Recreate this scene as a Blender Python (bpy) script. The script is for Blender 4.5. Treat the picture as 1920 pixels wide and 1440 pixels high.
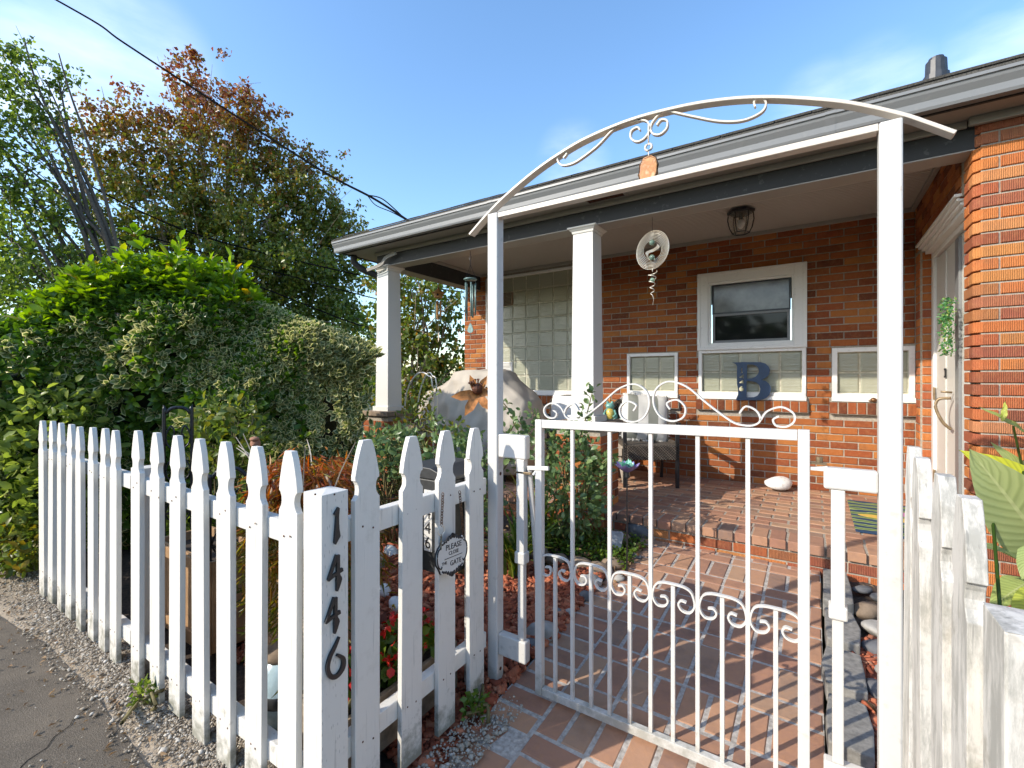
import bpy, math, random
import numpy as np
from mathutils import Vector, Matrix
random.seed(11); rng = np.random.default_rng(11)
for o in list(bpy.data.objects): bpy.data.objects.remove(o)
S = bpy.context.scene; COL = S.collection
PI = math.pi; R = math.radians

# ---------------------------------------------------------------- camera, sky, sun, exposure
EYE = 1.32; FPX = 865.0; CS, SN = 0.8361, 0.5486        # eye height, focal length in 1920-px units, camera yaw
cam = bpy.data.cameras.new('camera'); camo = bpy.data.objects.new('camera', cam); COL.objects.link(camo)
cam.sensor_width = 36; cam.lens = 36*FPX/1920; cam.shift_y = -8/1920; cam.clip_start = .05; cam.clip_end = 5000
camo.location = (0, 0, EYE); camo.rotation_euler = (R(90), 0, math.atan2(SN, CS))
S.camera = camo
SUNDIR = Vector((.69, 1.0, -.70)).normalized()          # the way the light travels
W = bpy.data.worlds.new('World'); S.world = W; W.use_nodes = True
nt = W.node_tree; N = nt.nodes; L = nt.links; N.clear()
out = N.new('ShaderNodeOutputWorld'); bg = N.new('ShaderNodeBackground'); sky = N.new('ShaderNodeTexSky')
sky.sky_type = 'NISHITA'; sky.sun_disc = False
sky.sun_elevation = math.asin(-SUNDIR.z); sky.sun_rotation = math.atan2(-SUNDIR.x, -SUNDIR.y)
sky.air_density = 1.1; sky.dust_density = .9; sky.ozone_density = 2.0; sky.altitude = 60
hsv = N.new('ShaderNodeHueSaturation'); hsv.inputs['Saturation'].default_value = 1.14; hsv.inputs['Value'].default_value = 1.32; L.new(sky.outputs[0], hsv.inputs['Color'])
tc = N.new('ShaderNodeTexCoord'); mp = N.new('ShaderNodeMapping'); mp.inputs['Scale'].default_value = (1.0, 1.0, 3.2)
nz = N.new('ShaderNodeTexNoise'); nz.inputs['Scale'].default_value = 3.1; nz.inputs['Detail'].default_value = 7; nz.inputs['Roughness'].default_value = .55
rp = N.new('ShaderNodeValToRGB'); rp.color_ramp.elements[0].position = .36; rp.color_ramp.elements[1].position = .78
mx = N.new('ShaderNodeMix'); mx.data_type = 'RGBA'; mx.inputs[7].default_value = (8.0, 8.1, 8.6, 1)
L.new(tc.outputs['Generated'], mp.inputs['Vector']); L.new(mp.outputs[0], nz.inputs['Vector']); L.new(nz.outputs['Fac'], rp.inputs[0])
def cloud_bank(px, py, r):                                   # a bank of cloud about one direction of the sky
    xn, zn = (px-960)/FPX, (712-py)/FPX; v = Vector((CS*xn-SN, SN*xn+CS, zn)).normalized()
    dt = N.new('ShaderNodeVectorMath'); dt.operation = 'DOT_PRODUCT'; dt.inputs[1].default_value = v; nm = N.new('ShaderNodeVectorMath'); nm.operation = 'NORMALIZE'
    L.new(tc.outputs['Generated'], nm.inputs[0]); L.new(nm.outputs[0], dt.inputs[0]); mr = N.new('ShaderNodeMapRange'); mr.interpolation_type = 'SMOOTHSTEP'
    mr.inputs['From Min'].default_value = math.cos(r); mr.inputs['From Max'].default_value = 1; L.new(dt.outputs['Value'], mr.inputs['Value']); return mr.outputs[0]
acc = None
for b_ in ((100,170,.17),(230,130,.14),(1640,190,.10),(1900,110,.10),(1075,300,.08),(1540,215,.09)):
    o_ = cloud_bank(*b_)
    if acc is None: acc = o_
    else: m_ = N.new('ShaderNodeMath'); m_.operation = 'MAXIMUM'; L.new(acc, m_.inputs[0]); L.new(o_, m_.inputs[1]); acc = m_.outputs[0]
ml = N.new('ShaderNodeMath'); ml.operation = 'MULTIPLY'; mh = N.new('ShaderNodeMath'); mh.operation = 'MULTIPLY'; mh.inputs[1].default_value = .42; L.new(acc, mh.inputs[0]); L.new(mh.outputs[0], ml.inputs[0]); L.new(rp.outputs['Color'], ml.inputs[1])
L.new(ml.outputs[0], mx.inputs[0]); L.new(hsv.outputs[0], mx.inputs[6]); L.new(mx.outputs[2], bg.inputs['Color'])
bg.inputs['Strength'].default_value = .15
L.new(bg.outputs[0], out.inputs['Surface'])
sun = bpy.data.lights.new('sun', 'SUN'); sun.energy = 3.0; sun.angle = R(.53); sun.color = (1, .925, .80)
suno = bpy.data.objects.new('sun', sun); COL.objects.link(suno); suno.rotation_euler = SUNDIR.to_track_quat('-Z', 'Y').to_euler(); suno.location = (-8, -10, 12)
S.view_settings.view_transform = 'Standard'; S.view_settings.look = 'None'; S.view_settings.gamma = 1; S.view_settings.use_curve_mapping = False
S.view_settings.exposure = 0.85

# ---------------------------------------------------------------- pixel -> metres (photograph's 1920 px grid)
def ray(px, py):
    xn = (px-960)/FPX; zn = (712-py)/FPX
    return Vector((CS*xn-SN, SN*xn+CS, zn))
def atY(px, py, Y): r = ray(px, py); t = Y/r.y; return Vector((r.x*t, Y, EYE+r.z*t))
def atX(px, py, X): r = ray(px, py); t = X/r.x; return Vector((X, r.y*t, EYE+r.z*t))
def atZ(px, py, Z): r = ray(px, py); t = (Z-EYE)/r.z; return Vector((r.x*t, r.y*t, Z))
def atD(px, py, d): r = ray(px, py); return Vector((r.x*d, r.y*d, EYE+r.z*d))
def proj(p):
    x = CS*p[0]+SN*p[1]; d = -SN*p[0]+CS*p[1]
    return (960+FPX*x/d, 712-FPX*(p[2]-EYE)/d, d) if d > .05 else (-9999, 0, -1)
def gz(Y): return .0652*(min(max(Y, 0.9), 3.6)-1.63)     # garden and path rise gently to the porch

# ---------------------------------------------------------------- mesh builder
class MB:
    def __init__(s): s.v = []; s.f = []; s.mi = []; s.cur = 0
    def add(s, vs, fs):
        b = len(s.v); s.v += [tuple(p) for p in vs]; s.f += [tuple(b+i for i in f) for f in fs]; s.mi += [s.cur]*len(fs); return s
    def box(s, x0, x1, y0, y1, z0, z1):
        return s.add([(x0,y0,z0),(x1,y0,z0),(x1,y1,z0),(x0,y1,z0),(x0,y0,z1),(x1,y0,z1),(x1,y1,z1),(x0,y1,z1)],
                     [(0,3,2,1),(4,5,6,7),(0,1,5,4),(1,2,6,5),(2,3,7,6),(3,0,4,7)])
    def obox(s, c, h, M):
        c = Vector(c); vs = [c+M@Vector((sx*h[0], sy*h[1], sz*h[2])) for sz in (-1,1) for sx,sy in ((-1,-1),(1,-1),(1,1),(-1,1))]
        return s.add(vs, [(0,3,2,1),(4,5,6,7),(0,1,5,4),(1,2,6,5),(2,3,7,6),(3,0,4,7)])
    def prism(s, poly, O, U, V, D):                        # poly (u,v) in plane O,U,V extruded along D
        O, U, V, D = Vector(O), Vector(U), Vector(V), Vector(D); n = len(poly)
        a = [O+U*p[0]+V*p[1] for p in poly]; b = [p+D for p in a]
        fs = [tuple(range(n-1,-1,-1)), tuple(range(n, 2*n))]+[(i, (i+1)%n, n+(i+1)%n, n+i) for i in range(n)]
        if U.cross(V).dot(D) < 0: fs = [f[::-1] for f in fs]
        return s.add(a+b, fs)
    def sweep(s, pts, secs, closed=False, cap=True):       # pts with list of section offsets (Vector lists) per point
        n = len(secs[0]); vs = []; fs = []
        for p, sec in zip(pts, secs): vs += [Vector(p)+o for o in sec]
        m = len(pts)
        for i in range(m if closed else m-1):
            j = (i+1) % m
            for k in range(n): fs.append((i*n+k, i*n+(k+1)%n, j*n+(k+1)%n, j*n+k))
        if cap and not closed: fs += [tuple(range(n-1,-1,-1)), tuple((m-1)*n+k for k in range(n))]
        return s.add(vs, fs)
    def tube(s, pts, r, n=6, closed=False, cap=True):
        pts = [Vector(p) for p in pts]; m = len(pts); rr = r if hasattr(r, '__len__') else [r]*m
        secs = []; ref = None
        for i in range(m):
            a = pts[(i-1) % m] if (closed or i > 0) else pts[i]; b = pts[(i+1) % m] if (closed or i < m-1) else pts[i]
            t = (b-a); t = t.normalized() if t.length > 1e-9 else Vector((0,0,1))
            if ref is None: ref = Vector((0,0,1)) if abs(t.z) < .9 else Vector((1,0,0))
            u = t.cross(ref)
            if u.length < 1e-5: ref = Vector((.3,.9,.2)); u = t.cross(ref)
            u.normalize(); w = t.cross(u).normalized(); ref = -w if False else ref
            secs.append([u*(math.cos(2*PI*k/n)*rr[i])+w*(math.sin(2*PI*k/n)*rr[i]) for k in range(n)])
        return s.sweep(pts, secs, closed, cap)
    def bar(s, xz, Y, w, t, closed=False):                 # flat bar bent in a plane of constant Y: width w along Y, thickness t in the plane
        pts = [Vector((p[0], Y, p[1])) for p in xz]; m = len(pts); secs = []
        for i in range(m):
            a = pts[max(i-1,0)] if not closed else pts[i-1]; b = pts[min(i+1,m-1)] if not closed else pts[(i+1)%m]
            d = (b-a).normalized(); nn = Vector((-d.z, 0, d.x))
            secs.append([nn*(t/2)+Vector((0,-w/2,0)), nn*(t/2)+Vector((0,w/2,0)), nn*(-t/2)+Vector((0,w/2,0)), nn*(-t/2)+Vector((0,-w/2,0))])
        return s.sweep(pts, secs, closed)
    def lathe(s, prof, n=16, O=(0,0,0), cap=True):
        O = Vector(O); vs = []; fs = []
        for r_, z in prof:
            for k in range(n): vs.append(O+Vector((r_*math.cos(2*PI*k/n), r_*math.sin(2*PI*k/n), z)))
        for i in range(len(prof)-1):
            for k in range(n): fs.append((i*n+k, i*n+(k+1)%n, (i+1)*n+(k+1)%n, (i+1)*n+k))
        if cap: fs += [tuple(range(n-1,-1,-1)), tuple((len(prof)-1)*n+k for k in range(n))]
        return s.add(vs, fs)
    def ball(s, c, r, nu=12, nv=8, M=None, jit=0):
        c = Vector(c); r = r if hasattr(r, '__len__') else (r,r,r); vs = []; fs = []
        for j in range(nv+1):
            th = PI*j/nv
            for k in range(nu):
                p = Vector((r[0]*math.sin(th)*math.cos(2*PI*k/nu), r[1]*math.sin(th)*math.sin(2*PI*k/nu), r[2]*math.cos(th)))
                if M: p = M@p
                vs.append(c+p)
        for j in range(nv):
            for k in range(nu): fs.append((j*nu+k, (j+1)*nu+k, (j+1)*nu+(k+1)%nu, j*nu+(k+1)%nu))
        return s.add(vs, fs)
def mesh(name, mb, mats, smooth=False):
    me = bpy.data.meshes.new(name); me.from_pydata(mb.v, [], mb.f)
    for m in (mats if isinstance(mats, (list, tuple)) else [mats]): me.materials.append(m)
    if len(me.materials) > 1: me.polygons.foreach_set('material_index', mb.mi)
    if smooth: me.polygons.foreach_set('use_smooth', [True]*len(me.polygons))
    me.update(); return me
def link(name, me, parent=None, loc=None, bev=0, kind=None, auto=None):
    o = bpy.data.objects.new(name, me); COL.objects.link(o)
    if parent: o.parent = parent
    if loc is not None: o.location = loc
    if bev:
        b = o.modifiers.new('bevel', 'BEVEL'); b.width = bev; b.segments = 2; b.limit_method = 'ANGLE'; b.angle_limit = R(40)
    if kind: o['kind'] = kind
    return o
def obj(name, mb, mats, parent=None, smooth=False, loc=None, bev=0, kind=None):
    return link(name, mesh(name, mb, mats, smooth), parent, loc, bev, kind)
def tag(o, label, cat, group=None):
    o['label'] = label; o['category'] = cat
    if group: o['group'] = group
    return o
def thing(name, label, cat, loc=(0,0,0), group=None, rz=0):
    o = bpy.data.objects.new(name, None); COL.objects.link(o); o.location = loc; o.rotation_euler = (0,0,rz); o.empty_display_size = .1
    return tag(o, label, cat, group)
def kids(o): return [c for c in bpy.data.objects if c.parent == o]
def spline(pts, per=6, closed=False):                      # Catmull-Rom through points
    P = [Vector(p) for p in pts]; n = len(P); outp = []
    for i in range(n if closed else n-1):
        if closed: a,b,c,d = P[i-1],P[i],P[(i+1)%n],P[(i+2)%n]
        else: a,b,c,d = P[max(i-1,0)],P[i],P[i+1],P[min(i+2,n-1)]
        for k in range(per):
            t = k/per; outp.append(.5*((2*b)+(c-a)*t+(2*a-5*b+4*c-d)*t*t+(3*b-a-3*c+d)*t**3))
    if not closed: outp.append(P[-1])
    return outp

# ---------------------------------------------------------------- materials
def mat(name, col=(.8,.8,.8), rough=.5, metal=0, spec=.5):
    m = bpy.data.materials.new(name); m.use_nodes = True; b = m.node_tree.nodes['Principled BSDF']
    b.inputs['Base Color'].default_value = (*col, 1); b.inputs['Roughness'].default_value = rough; b.inputs['Metallic'].default_value = metal
    b.inputs['Specular IOR Level'].default_value = spec
    return m
class G:                                                    # tiny node helper
    def __init__(s, m): s.t = m.node_tree; s.b = s.t.nodes['Principled BSDF']
    def n(s, ty, **kw):
        x = s.t.nodes.new('ShaderNode'+ty)
        for k, v in kw.items():
            if k in x.inputs: x.inputs[k].default_value = v
            else: setattr(x, k, v)
        return x
    def l(s, a, b): s.t.links.new(a, b)
    def coord(s, scale=(1,1,1), kind='Object'):
        c = s.n('TexCoord'); m = s.n('Mapping'); m.inputs['Scale'].default_value = scale; s.l(c.outputs[kind], m.inputs[0]); return m.outputs[0]
    def pos(s, scale=(1,1,1)):
        c = s.n('NewGeometry'); m = s.n('Mapping'); m.inputs['Scale'].default_value = scale; s.l(c.outputs['Position'], m.inputs[0]); return m.outputs[0]
    def noise(s, co, sc, det=4, ro=.55): x = s.n('TexNoise', Scale=sc, Detail=det, Roughness=ro); s.l(co, x.inputs['Vector']); return x.outputs['Fac']
    def ramp(s, fac, els, interp='LINEAR'):
        x = s.n('ValToRGB'); cr = x.color_ramp; cr.interpolation = interp
        while len(cr.elements) < len(els): cr.elements.new(.5)
        for e, (p, c) in zip(cr.elements, els): e.position = p; e.color = (*c, 1) if len(c) == 3 else c
        s.l(fac, x.inputs[0]); return x.outputs[0]
    def mix(s, fac, a, b, mode='MIX'):
        x = s.n('Mix', data_type='RGBA', blend_type=mode)
        for sock, val in ((0, fac), (6, a), (7, b)):
            if isinstance(val, (int, float)): x.inputs[sock].default_value = val
            elif isinstance(val, tuple): x.inputs[sock].default_value = (*val, 1)
            else: s.l(val, x.inputs[sock])
        return x.outputs[2]
    def math(s, op, a, b=0, c=0):
        x = s.n('Math', operation=op)
        for i, v in enumerate((a, b, c)):
            if isinstance(v, (int, float)): x.inputs[i].default_value = v
            else: s.l(v, x.inputs[i])
        return x.outputs[0]
    def bump(s, h, st=.3, dist=.01):
        x = s.n('Bump', Strength=st, Distance=dist); s.l(h, x.inputs['Height']); s.l(x.outputs[0], s.b.inputs['Normal']); return x
    def col(s, c): s.l(c, s.b.inputs['Base Color'])
def rnd_fac(g):                                             # per object random + optional per-face attribute
    oi = g.n('ObjectInfo'); at = g.n('Attribute', attribute_name='rnd')
    return g.math('FRACT', g.math('ADD', oi.outputs['Random'], at.outputs['Fac']))
def brick_mat(name, els, groove=True, dirt=.36, rough=.85):
    m = mat(name, rough=rough, spec=.2); g = G(m); f = rnd_fac(g)
    base = g.ramp(f, els, 'LINEAR'); p = g.pos()
    n1 = g.noise(p, 38, 5); n2 = g.noise(p, 9, 3)
    c = g.mix(g.math('MULTIPLY', g.ramp(n1, [(.45,(0,0,0)),(.75,(1,1,1))]), .22), base, (.52,.26,.11))
    c = g.mix(g.math('MULTIPLY', g.ramp(n2, [(.5,(0,0,0)),(.8,(1,1,1))]), dirt), c, (.09,.06,.05))
    g.col(c)
    if groove:
        co = g.coord(); w = g.n('TexWave', wave_type='BANDS', bands_direction='X', Scale=38, Distortion=2.2, Detail=2); w.inputs['Detail Scale'].default_value = 2.5; g.l(co, w.inputs['Vector'])
        g.bump(g.math('ADD', g.math('MULTIPLY', w.outputs['Fac'], .8), g.math('MULTIPLY', n1, .8)), .85, .004)
    else: g.bump(n1, .5, .004)
    return m
M = {}
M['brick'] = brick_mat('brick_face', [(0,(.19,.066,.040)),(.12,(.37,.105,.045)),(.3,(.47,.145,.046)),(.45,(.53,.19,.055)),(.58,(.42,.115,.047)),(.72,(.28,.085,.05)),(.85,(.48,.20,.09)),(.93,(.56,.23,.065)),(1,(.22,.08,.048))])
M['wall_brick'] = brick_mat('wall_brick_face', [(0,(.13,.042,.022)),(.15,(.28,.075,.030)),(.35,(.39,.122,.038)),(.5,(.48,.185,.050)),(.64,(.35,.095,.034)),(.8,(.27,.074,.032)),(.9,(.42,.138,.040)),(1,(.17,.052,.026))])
M['paver'] = brick_mat('paver_face', [(0,(.24,.145,.11)),(.25,(.36,.19,.122)),(.5,(.43,.245,.15)),(.7,(.32,.16,.108)),(.85,(.40,.25,.16)),(1,(.25,.16,.12))], groove=False, dirt=.4)
def mortar_mat(name, c1, c2):
    m = mat(name, rough=.95, spec=.1); g = G(m); n = g.noise(g.pos(), 60, 6); g.col(g.ramp(n, [(.3,c1),(.75,c2)])); g.bump(n, .6, .006); return m
M['mortar'] = mortar_mat('mortar', (.28,.24,.19), (.44,.39,.32))
M['path_mortar'] = mortar_mat('path_mortar', (.28,.25,.22), (.56,.52,.465))
def paint(name, c=(.80,.80,.785), rough=.42, grain=True, dirt=.5, rust=0, low=0, streak=0):
    m = mat(name, rough=rough, spec=.35); g = G(m); p = g.pos()
    n1 = g.noise(g.pos((90,90,4)) if grain else p, 1.0 if grain else 25, 5); n2 = g.noise(p, 14, 5, .7); n3 = g.noise(p, 3, 3)
    cc = g.mix(g.math('MULTIPLY', g.ramp(n2, [(.56,(0,0,0)),(.72,(1,1,1))]), dirt*.5), c, (c[0]*.62,c[1]*.60,c[2]*.55))
    cc = g.mix(g.math('MULTIPLY', g.ramp(n1, [(.62,(0,0,0)),(.68,(1,1,1))]), dirt*.6), cc, (.30,.29,.27))
    if streak: cc = g.mix(g.math('MULTIPLY', g.ramp(g.noise(g.pos((28,28,5)), 1.0, 7, .75), [(.46,(0,0,0)),(.60,(1,1,1))]), .7), cc, (.25,.245,.215))
    if rust: cc = g.mix(g.math('MULTIPLY', g.ramp(g.noise(p, 22, 6, .75), [(.66,(0,0,0)),(.74,(1,1,1))]), rust), cc, (.42,.22,.09))
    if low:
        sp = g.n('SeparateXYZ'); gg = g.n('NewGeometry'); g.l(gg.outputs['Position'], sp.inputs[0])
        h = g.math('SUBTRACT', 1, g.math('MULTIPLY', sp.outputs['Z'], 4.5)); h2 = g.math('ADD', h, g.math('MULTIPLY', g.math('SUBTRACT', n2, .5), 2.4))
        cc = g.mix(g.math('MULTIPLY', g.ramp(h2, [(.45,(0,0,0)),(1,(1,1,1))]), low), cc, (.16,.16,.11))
    g.col(cc); g.bump(n1, .25 if grain else .08, .003); return m
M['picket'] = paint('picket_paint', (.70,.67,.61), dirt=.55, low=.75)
M['weathered'] = paint('weathered_paint', (.61,.58,.525), dirt=1.9, low=.3, streak=1)
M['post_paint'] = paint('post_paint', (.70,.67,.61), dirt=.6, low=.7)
g0 = G(M['post_paint']); cz0 = g0.coord((140,140,26)); vz0 = g0.n('TexVoronoi', Scale=1.0, Randomness=.55); g0.l(cz0, vz0.inputs['Vector']); ds0 = g0.ramp(vz0.outputs['Distance'], [(.10,(1,1,1)),(.17,(0,0,0))]); bs0 = g0.b.inputs['Base Color'].links[0].from_socket; g0.col(g0.mix(g0.math('MULTIPLY', ds0, .55), bs0, (.20,.195,.18)))
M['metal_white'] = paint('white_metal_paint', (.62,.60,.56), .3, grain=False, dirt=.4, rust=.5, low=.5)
M['arch_white'] = paint('cream_metal_paint', (.61,.555,.48), .35, grain=False, dirt=.35, rust=.45)
M['column_paint'] = paint('column_paint', (.63,.61,.565), .4, grain=False, dirt=.1)
M['trim_white'] = paint('trim_paint', (.78,.765,.73), .45, grain=False, dirt=.3)
M['gutter'] = paint('gutter_grey', (.205,.21,.212), .35, grain=False, dirt=.3)
M['beam'] = paint('slate_paint', (.036,.035,.034), .65, grain=False, dirt=.2)
M['soffit'] = paint('grey_paint', (.32,.295,.26), .45, grain=False, dirt=.2)
M['ceiling'] = paint('ceiling_paint', (.46,.42,.375), .5, grain=False, dirt=.15)
def simple(name, c, rough=.5, metal=0, nsc=30, amt=.35, bump=.2):
    m = mat(name, c, rough, metal); g = G(m); n = g.noise(g.pos(), nsc, 5)
    g.col(g.mix(g.ramp(n, [(.3,(0,0,0)),(.8,(1,1,1))]), tuple(x*(1-amt) for x in c), tuple(min(1,x*(1+amt)) for x in c))); g.bump(n, bump, .004); return m
M['black_metal'] = simple('black_metal', (.018,.018,.02), .35)
M['black_sign'] = simple('black_letter', (.02,.02,.022), .4)
M['bronze'] = simple('bronze_chain', (.20,.10,.045), .4, .6)
M['brass'] = simple('brass', (.30,.22,.13), .45, .5)
M['rust'] = simple('rust_petal', (.54,.215,.06), .6, .1, 40, .45)
M['rust_dark'] = simple('rust_centre', (.10,.03,.012), .7, .1, 90, .8)
M['stone'] = simple('river_stone', (.33,.31,.28), .8, 0, 14, .4, .3)
M['stone_dark'] = simple('dark_stone', (.12,.12,.125), .8, 0, 14, .4, .3)
M['stone_brown'] = simple('brown_stone', (.25,.18,.12), .85, 0, 14, .45, .4)
M['slab'] = simple('grey_slab', (.235,.22,.195), .9, 0, 45, .35, .6)
M['white_stone'] = simple('white_stone', (.74,.73,.70), .6, 0, 20, .12, .15)
M['wood'] = simple('planter_wood', (.40,.24,.12), .75, 0, 12, .3, .3)
M['wood_grey'] = simple('weathered_wood', (.30,.235,.165), .85, 0, 30, .4, .4)
M['pale_wood'] = simple('pale_wood', (.55,.46,.36), .7, 0, 20, .2, .2)
M['terracotta'] = simple('terracotta', (.36,.17,.10), .8, 0, 20, .3, .2)
M['canvas'] = simple('grill_canvas', (.43,.375,.305), .8, 0, 9, .10, .25)
M['cable'] = mat('black_cable', (.008,.008,.009), 1, 0, 0)
M['shingle'] = simple('roof_shingle', (.085,.08,.072), .95, 0, 160, .55, .8)
M['rubber'] = simple('dark_pipe', (.04,.043,.05), .45)
M['bark'] = simple('tree_bark', (.34,.27,.20), .95, 0, 20, .4, .6)
M['stem'] = simple('plant_stem', (.16,.13,.05), .8)
M['white_cloth'] = simple('white_cloth', (.78,.765,.73), .95, 0, 120, .1, .3)
M['navy'] = simple('navy_paint', (.025,.055,.115), .45, 0, 20, .2, .05)
M['grey_plastic'] = simple('grey_plastic', (.30,.31,.33), .45)
M['mailbox'] = simple('charcoal_metal', (.032,.033,.033), .5, 0, 60, .25, .1)
M['blue_glaze'] = simple('blue_glaze', (.42,.55,.60), .2, 0, 25, .25, .05)
M['chime_green'] = simple('verdigris_metal', (.17,.26,.25), .4, .3, 40, .3)
M['bamboo'] = simple('bamboo', (.42,.22,.07), .6, 0, 40, .35)
M['silver'] = mat('spinner_steel', (.72,.66,.55), .35, .35)
M['soil'] = simple('garden_soil', (.065,.045,.032), .98, 0, 55, .6, .9)
M['mulch'] = None
def leafmat(name, els, edge=None, rough=.4, trans=.3, edgepos=.62, spec=.4):
    m = mat(name, rough=rough, spec=spec); g = G(m); at = g.n('Attribute', attribute_name='tint')
    c = g.ramp(at.outputs['Fac'], els)
    if edge:
        ed = g.n('Attribute', attribute_name='edge'); n = g.noise(g.pos(), 130, 3)
        k = g.ramp(g.math('ADD', ed.outputs['Fac'], g.math('MULTIPLY', g.math('SUBTRACT', n, .5), .5)), [(edgepos,(0,0,0)),(edgepos+.1,(1,1,1))])
        c = g.mix(k, c, edge)
    g.col(c)
    tr = g.n('BsdfTranslucent'); hs = g.n('HueSaturation', Saturation=1.15, Value=1.5); g.l(c, hs.inputs['Color']); g.l(hs.outputs[0], tr.inputs['Color'])
    ms = g.n('MixShader'); ms.inputs[0].default_value = trans; o = g.t.nodes['Material Output']
    g.l(g.b.outputs[0], ms.inputs[1]); g.l(tr.outputs[0], ms.inputs[2]); g.l(ms.outputs[0], o.inputs['Surface']); return m
M['leaf_hedge'] = leafmat('hedge_leaf', [(0,(.065,.105,.035)),(.5,(.12,.16,.05)),(1,(.20,.23,.07))], edge=(.62,.58,.29), edgepos=.58, trans=.4)
M['leaf_laurel'] = leafmat('laurel_leaf', [(0,(.05,.10,.016)),(.5,(.11,.20,.028)),(.94,(.30,.42,.05)),(1,(.50,.32,.03))], rough=.3, trans=.45)
M['leaf_pear'] = leafmat('pear_leaf', [(0,(.065,.11,.02)),(.35,(.14,.18,.032)),(.55,(.22,.19,.04)),(.72,(.29,.14,.05)),(.9,(.25,.08,.045)),(1,(.17,.05,.04))], rough=.35, trans=.36)
M['leaf_green'] = leafmat('green_leaf', [(0,(.045,.085,.018)),(.5,(.12,.175,.032)),(1,(.34,.40,.09))], trans=.5)
M['leaf_autumn'] = leafmat('autumn_leaf', [(0,(.07,.12,.024)),(.45,(.16,.21,.04)),(.75,(.26,.19,.035)),(1,(.32,.12,.035))], trans=.42)
M['leaf_maple'] = leafmat('maple_leaf', [(0,(.09,.12,.016)),(.35,(.22,.18,.022)),(.65,(.36,.15,.03)),(1,(.36,.09,.03))], trans=.4)
M['leaf_rose'] = leafmat('rose_leaf', [(0,(.06,.11,.045)),(.6,(.12,.19,.07)),(1,(.21,.28,.10))], rough=.35, trans=.25)
M['leaf_strap'] = leafmat('strap_leaf', [(0,(.05,.10,.015)),(.7,(.11,.17,.025)),(1,(.30,.26,.04))], trans=.35)
M['leaf_cover'] = leafmat('cover_leaf', [(0,(.06,.12,.015)),(1,(.15,.22,.03))], trans=.35)
M['leaf_dry'] = leafmat('dry_leaf', [(0,(.16,.09,.045)),(1,(.36,.24,.13))], trans=.15, rough=.8)
M['petal_red'] = leafmat('red_petal', [(0,(.42,.012,.008)),(1,(.62,.04,.03))], trans=.3)
M['succulent'] = leafmat('succulent_leaf', [(0,(.04,.17,.05)),(.7,(.09,.28,.09)),(1,(.30,.36,.06))], trans=.2)
# ---------------------------------------------------------------- foliage helpers
def fast_mesh(name, V, F, m, attrs=None, smooth=True):      # V (n,3); F (k,q) constant polygon size
    me = bpy.data.meshes.new(name); n = len(V); k, q = F.shape
    me.vertices.add(n); me.vertices.foreach_set('co', np.ascontiguousarray(V, np.float32).ravel())
    me.loops.add(k*q); me.loops.foreach_set('vertex_index', np.ascontiguousarray(F, np.int32).ravel())
    me.polygons.add(k); me.polygons.foreach_set('loop_start', np.arange(0, k*q, q, dtype=np.int32))
    me.update(calc_edges=True)
    if smooth: me.polygons.foreach_set('use_smooth', np.ones(k, bool))
    for an, av in (attrs or {}).items():
        a = me.attributes.new(an, 'FLOAT', 'POINT'); a.data.foreach_set('value', np.ascontiguousarray(av, np.float32))
    me.materials.append(m); me.update(); return me
def unit(a): return a/np.maximum(np.linalg.norm(a, axis=1, keepdims=True), 1e-9)
def leaf_arrays(P, D, U, Ln, ratio, hi=False, fold=.25, bend=.15, obo=False):
    P = np.asarray(P, float); D = unit(np.asarray(D, float)); U = np.asarray(U, float)
    Sd = unit(np.cross(D, U)); Nn = np.cross(Sd, D); Ln = np.asarray(Ln, float).reshape(-1,1); Wd = Ln*ratio*.5
    n = len(P)
    if not hi:
        mid = P+D*Ln*.48; T = P+D*Ln-Nn*Ln*bend
        V = np.stack([P, mid+Sd*Wd+Nn*Wd*fold, T, mid-Sd*Wd+Nn*Wd*fold], 1).reshape(-1,3)
        b = (np.arange(n)*4)[:,None]; F = np.concatenate([b+np.array([0,1,2]), b+np.array([0,2,3])], 0); e = np.tile([0,1,.3,1], n)
        return V, F, e, 4
    M1 = P+D*Ln*.35+Nn*Ln*.02; M2 = P+D*Ln*.72-Nn*Ln*bend*.4; T = P+D*Ln-Nn*Ln*bend
    k1, k2 = (.62, 1.0) if obo else (.86, .82)
    R1 = M1+Sd*Wd*k1+Nn*Wd*fold; R2 = M2+Sd*Wd*k2+Nn*Wd*fold; L1 = M1-Sd*Wd*k1+Nn*Wd*fold; L2 = M2-Sd*Wd*k2+Nn*Wd*fold
    V = np.stack([P,M1,M2,T,R1,R2,L1,L2], 1).reshape(-1,3); b = (np.arange(n)*8)[:,None]
    tri = [(0,4,1),(1,4,5),(1,5,2),(2,5,3),(0,1,6),(1,7,6),(1,2,7),(2,3,7)]
    F = np.concatenate([b+np.array(t) for t in tri], 0); e = np.tile([.55,0,.05,1,1,1,1,1], n)
    return V, F, e, 8
def leaves(name, P, D, U, Ln, ratio, m, tint, parent=None, hi=False, kind=None, **kw):
    V, F, e, k = leaf_arrays(P, D, U, Ln, ratio, hi, **kw)
    me = fast_mesh(name, V, F, m, {'tint': np.repeat(np.asarray(tint, float), k), 'edge': e}, smooth=hi)
    return link(name, me, parent, kind=kind)
def rdir(n): return unit(rng.normal(size=(n,3)))
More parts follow.
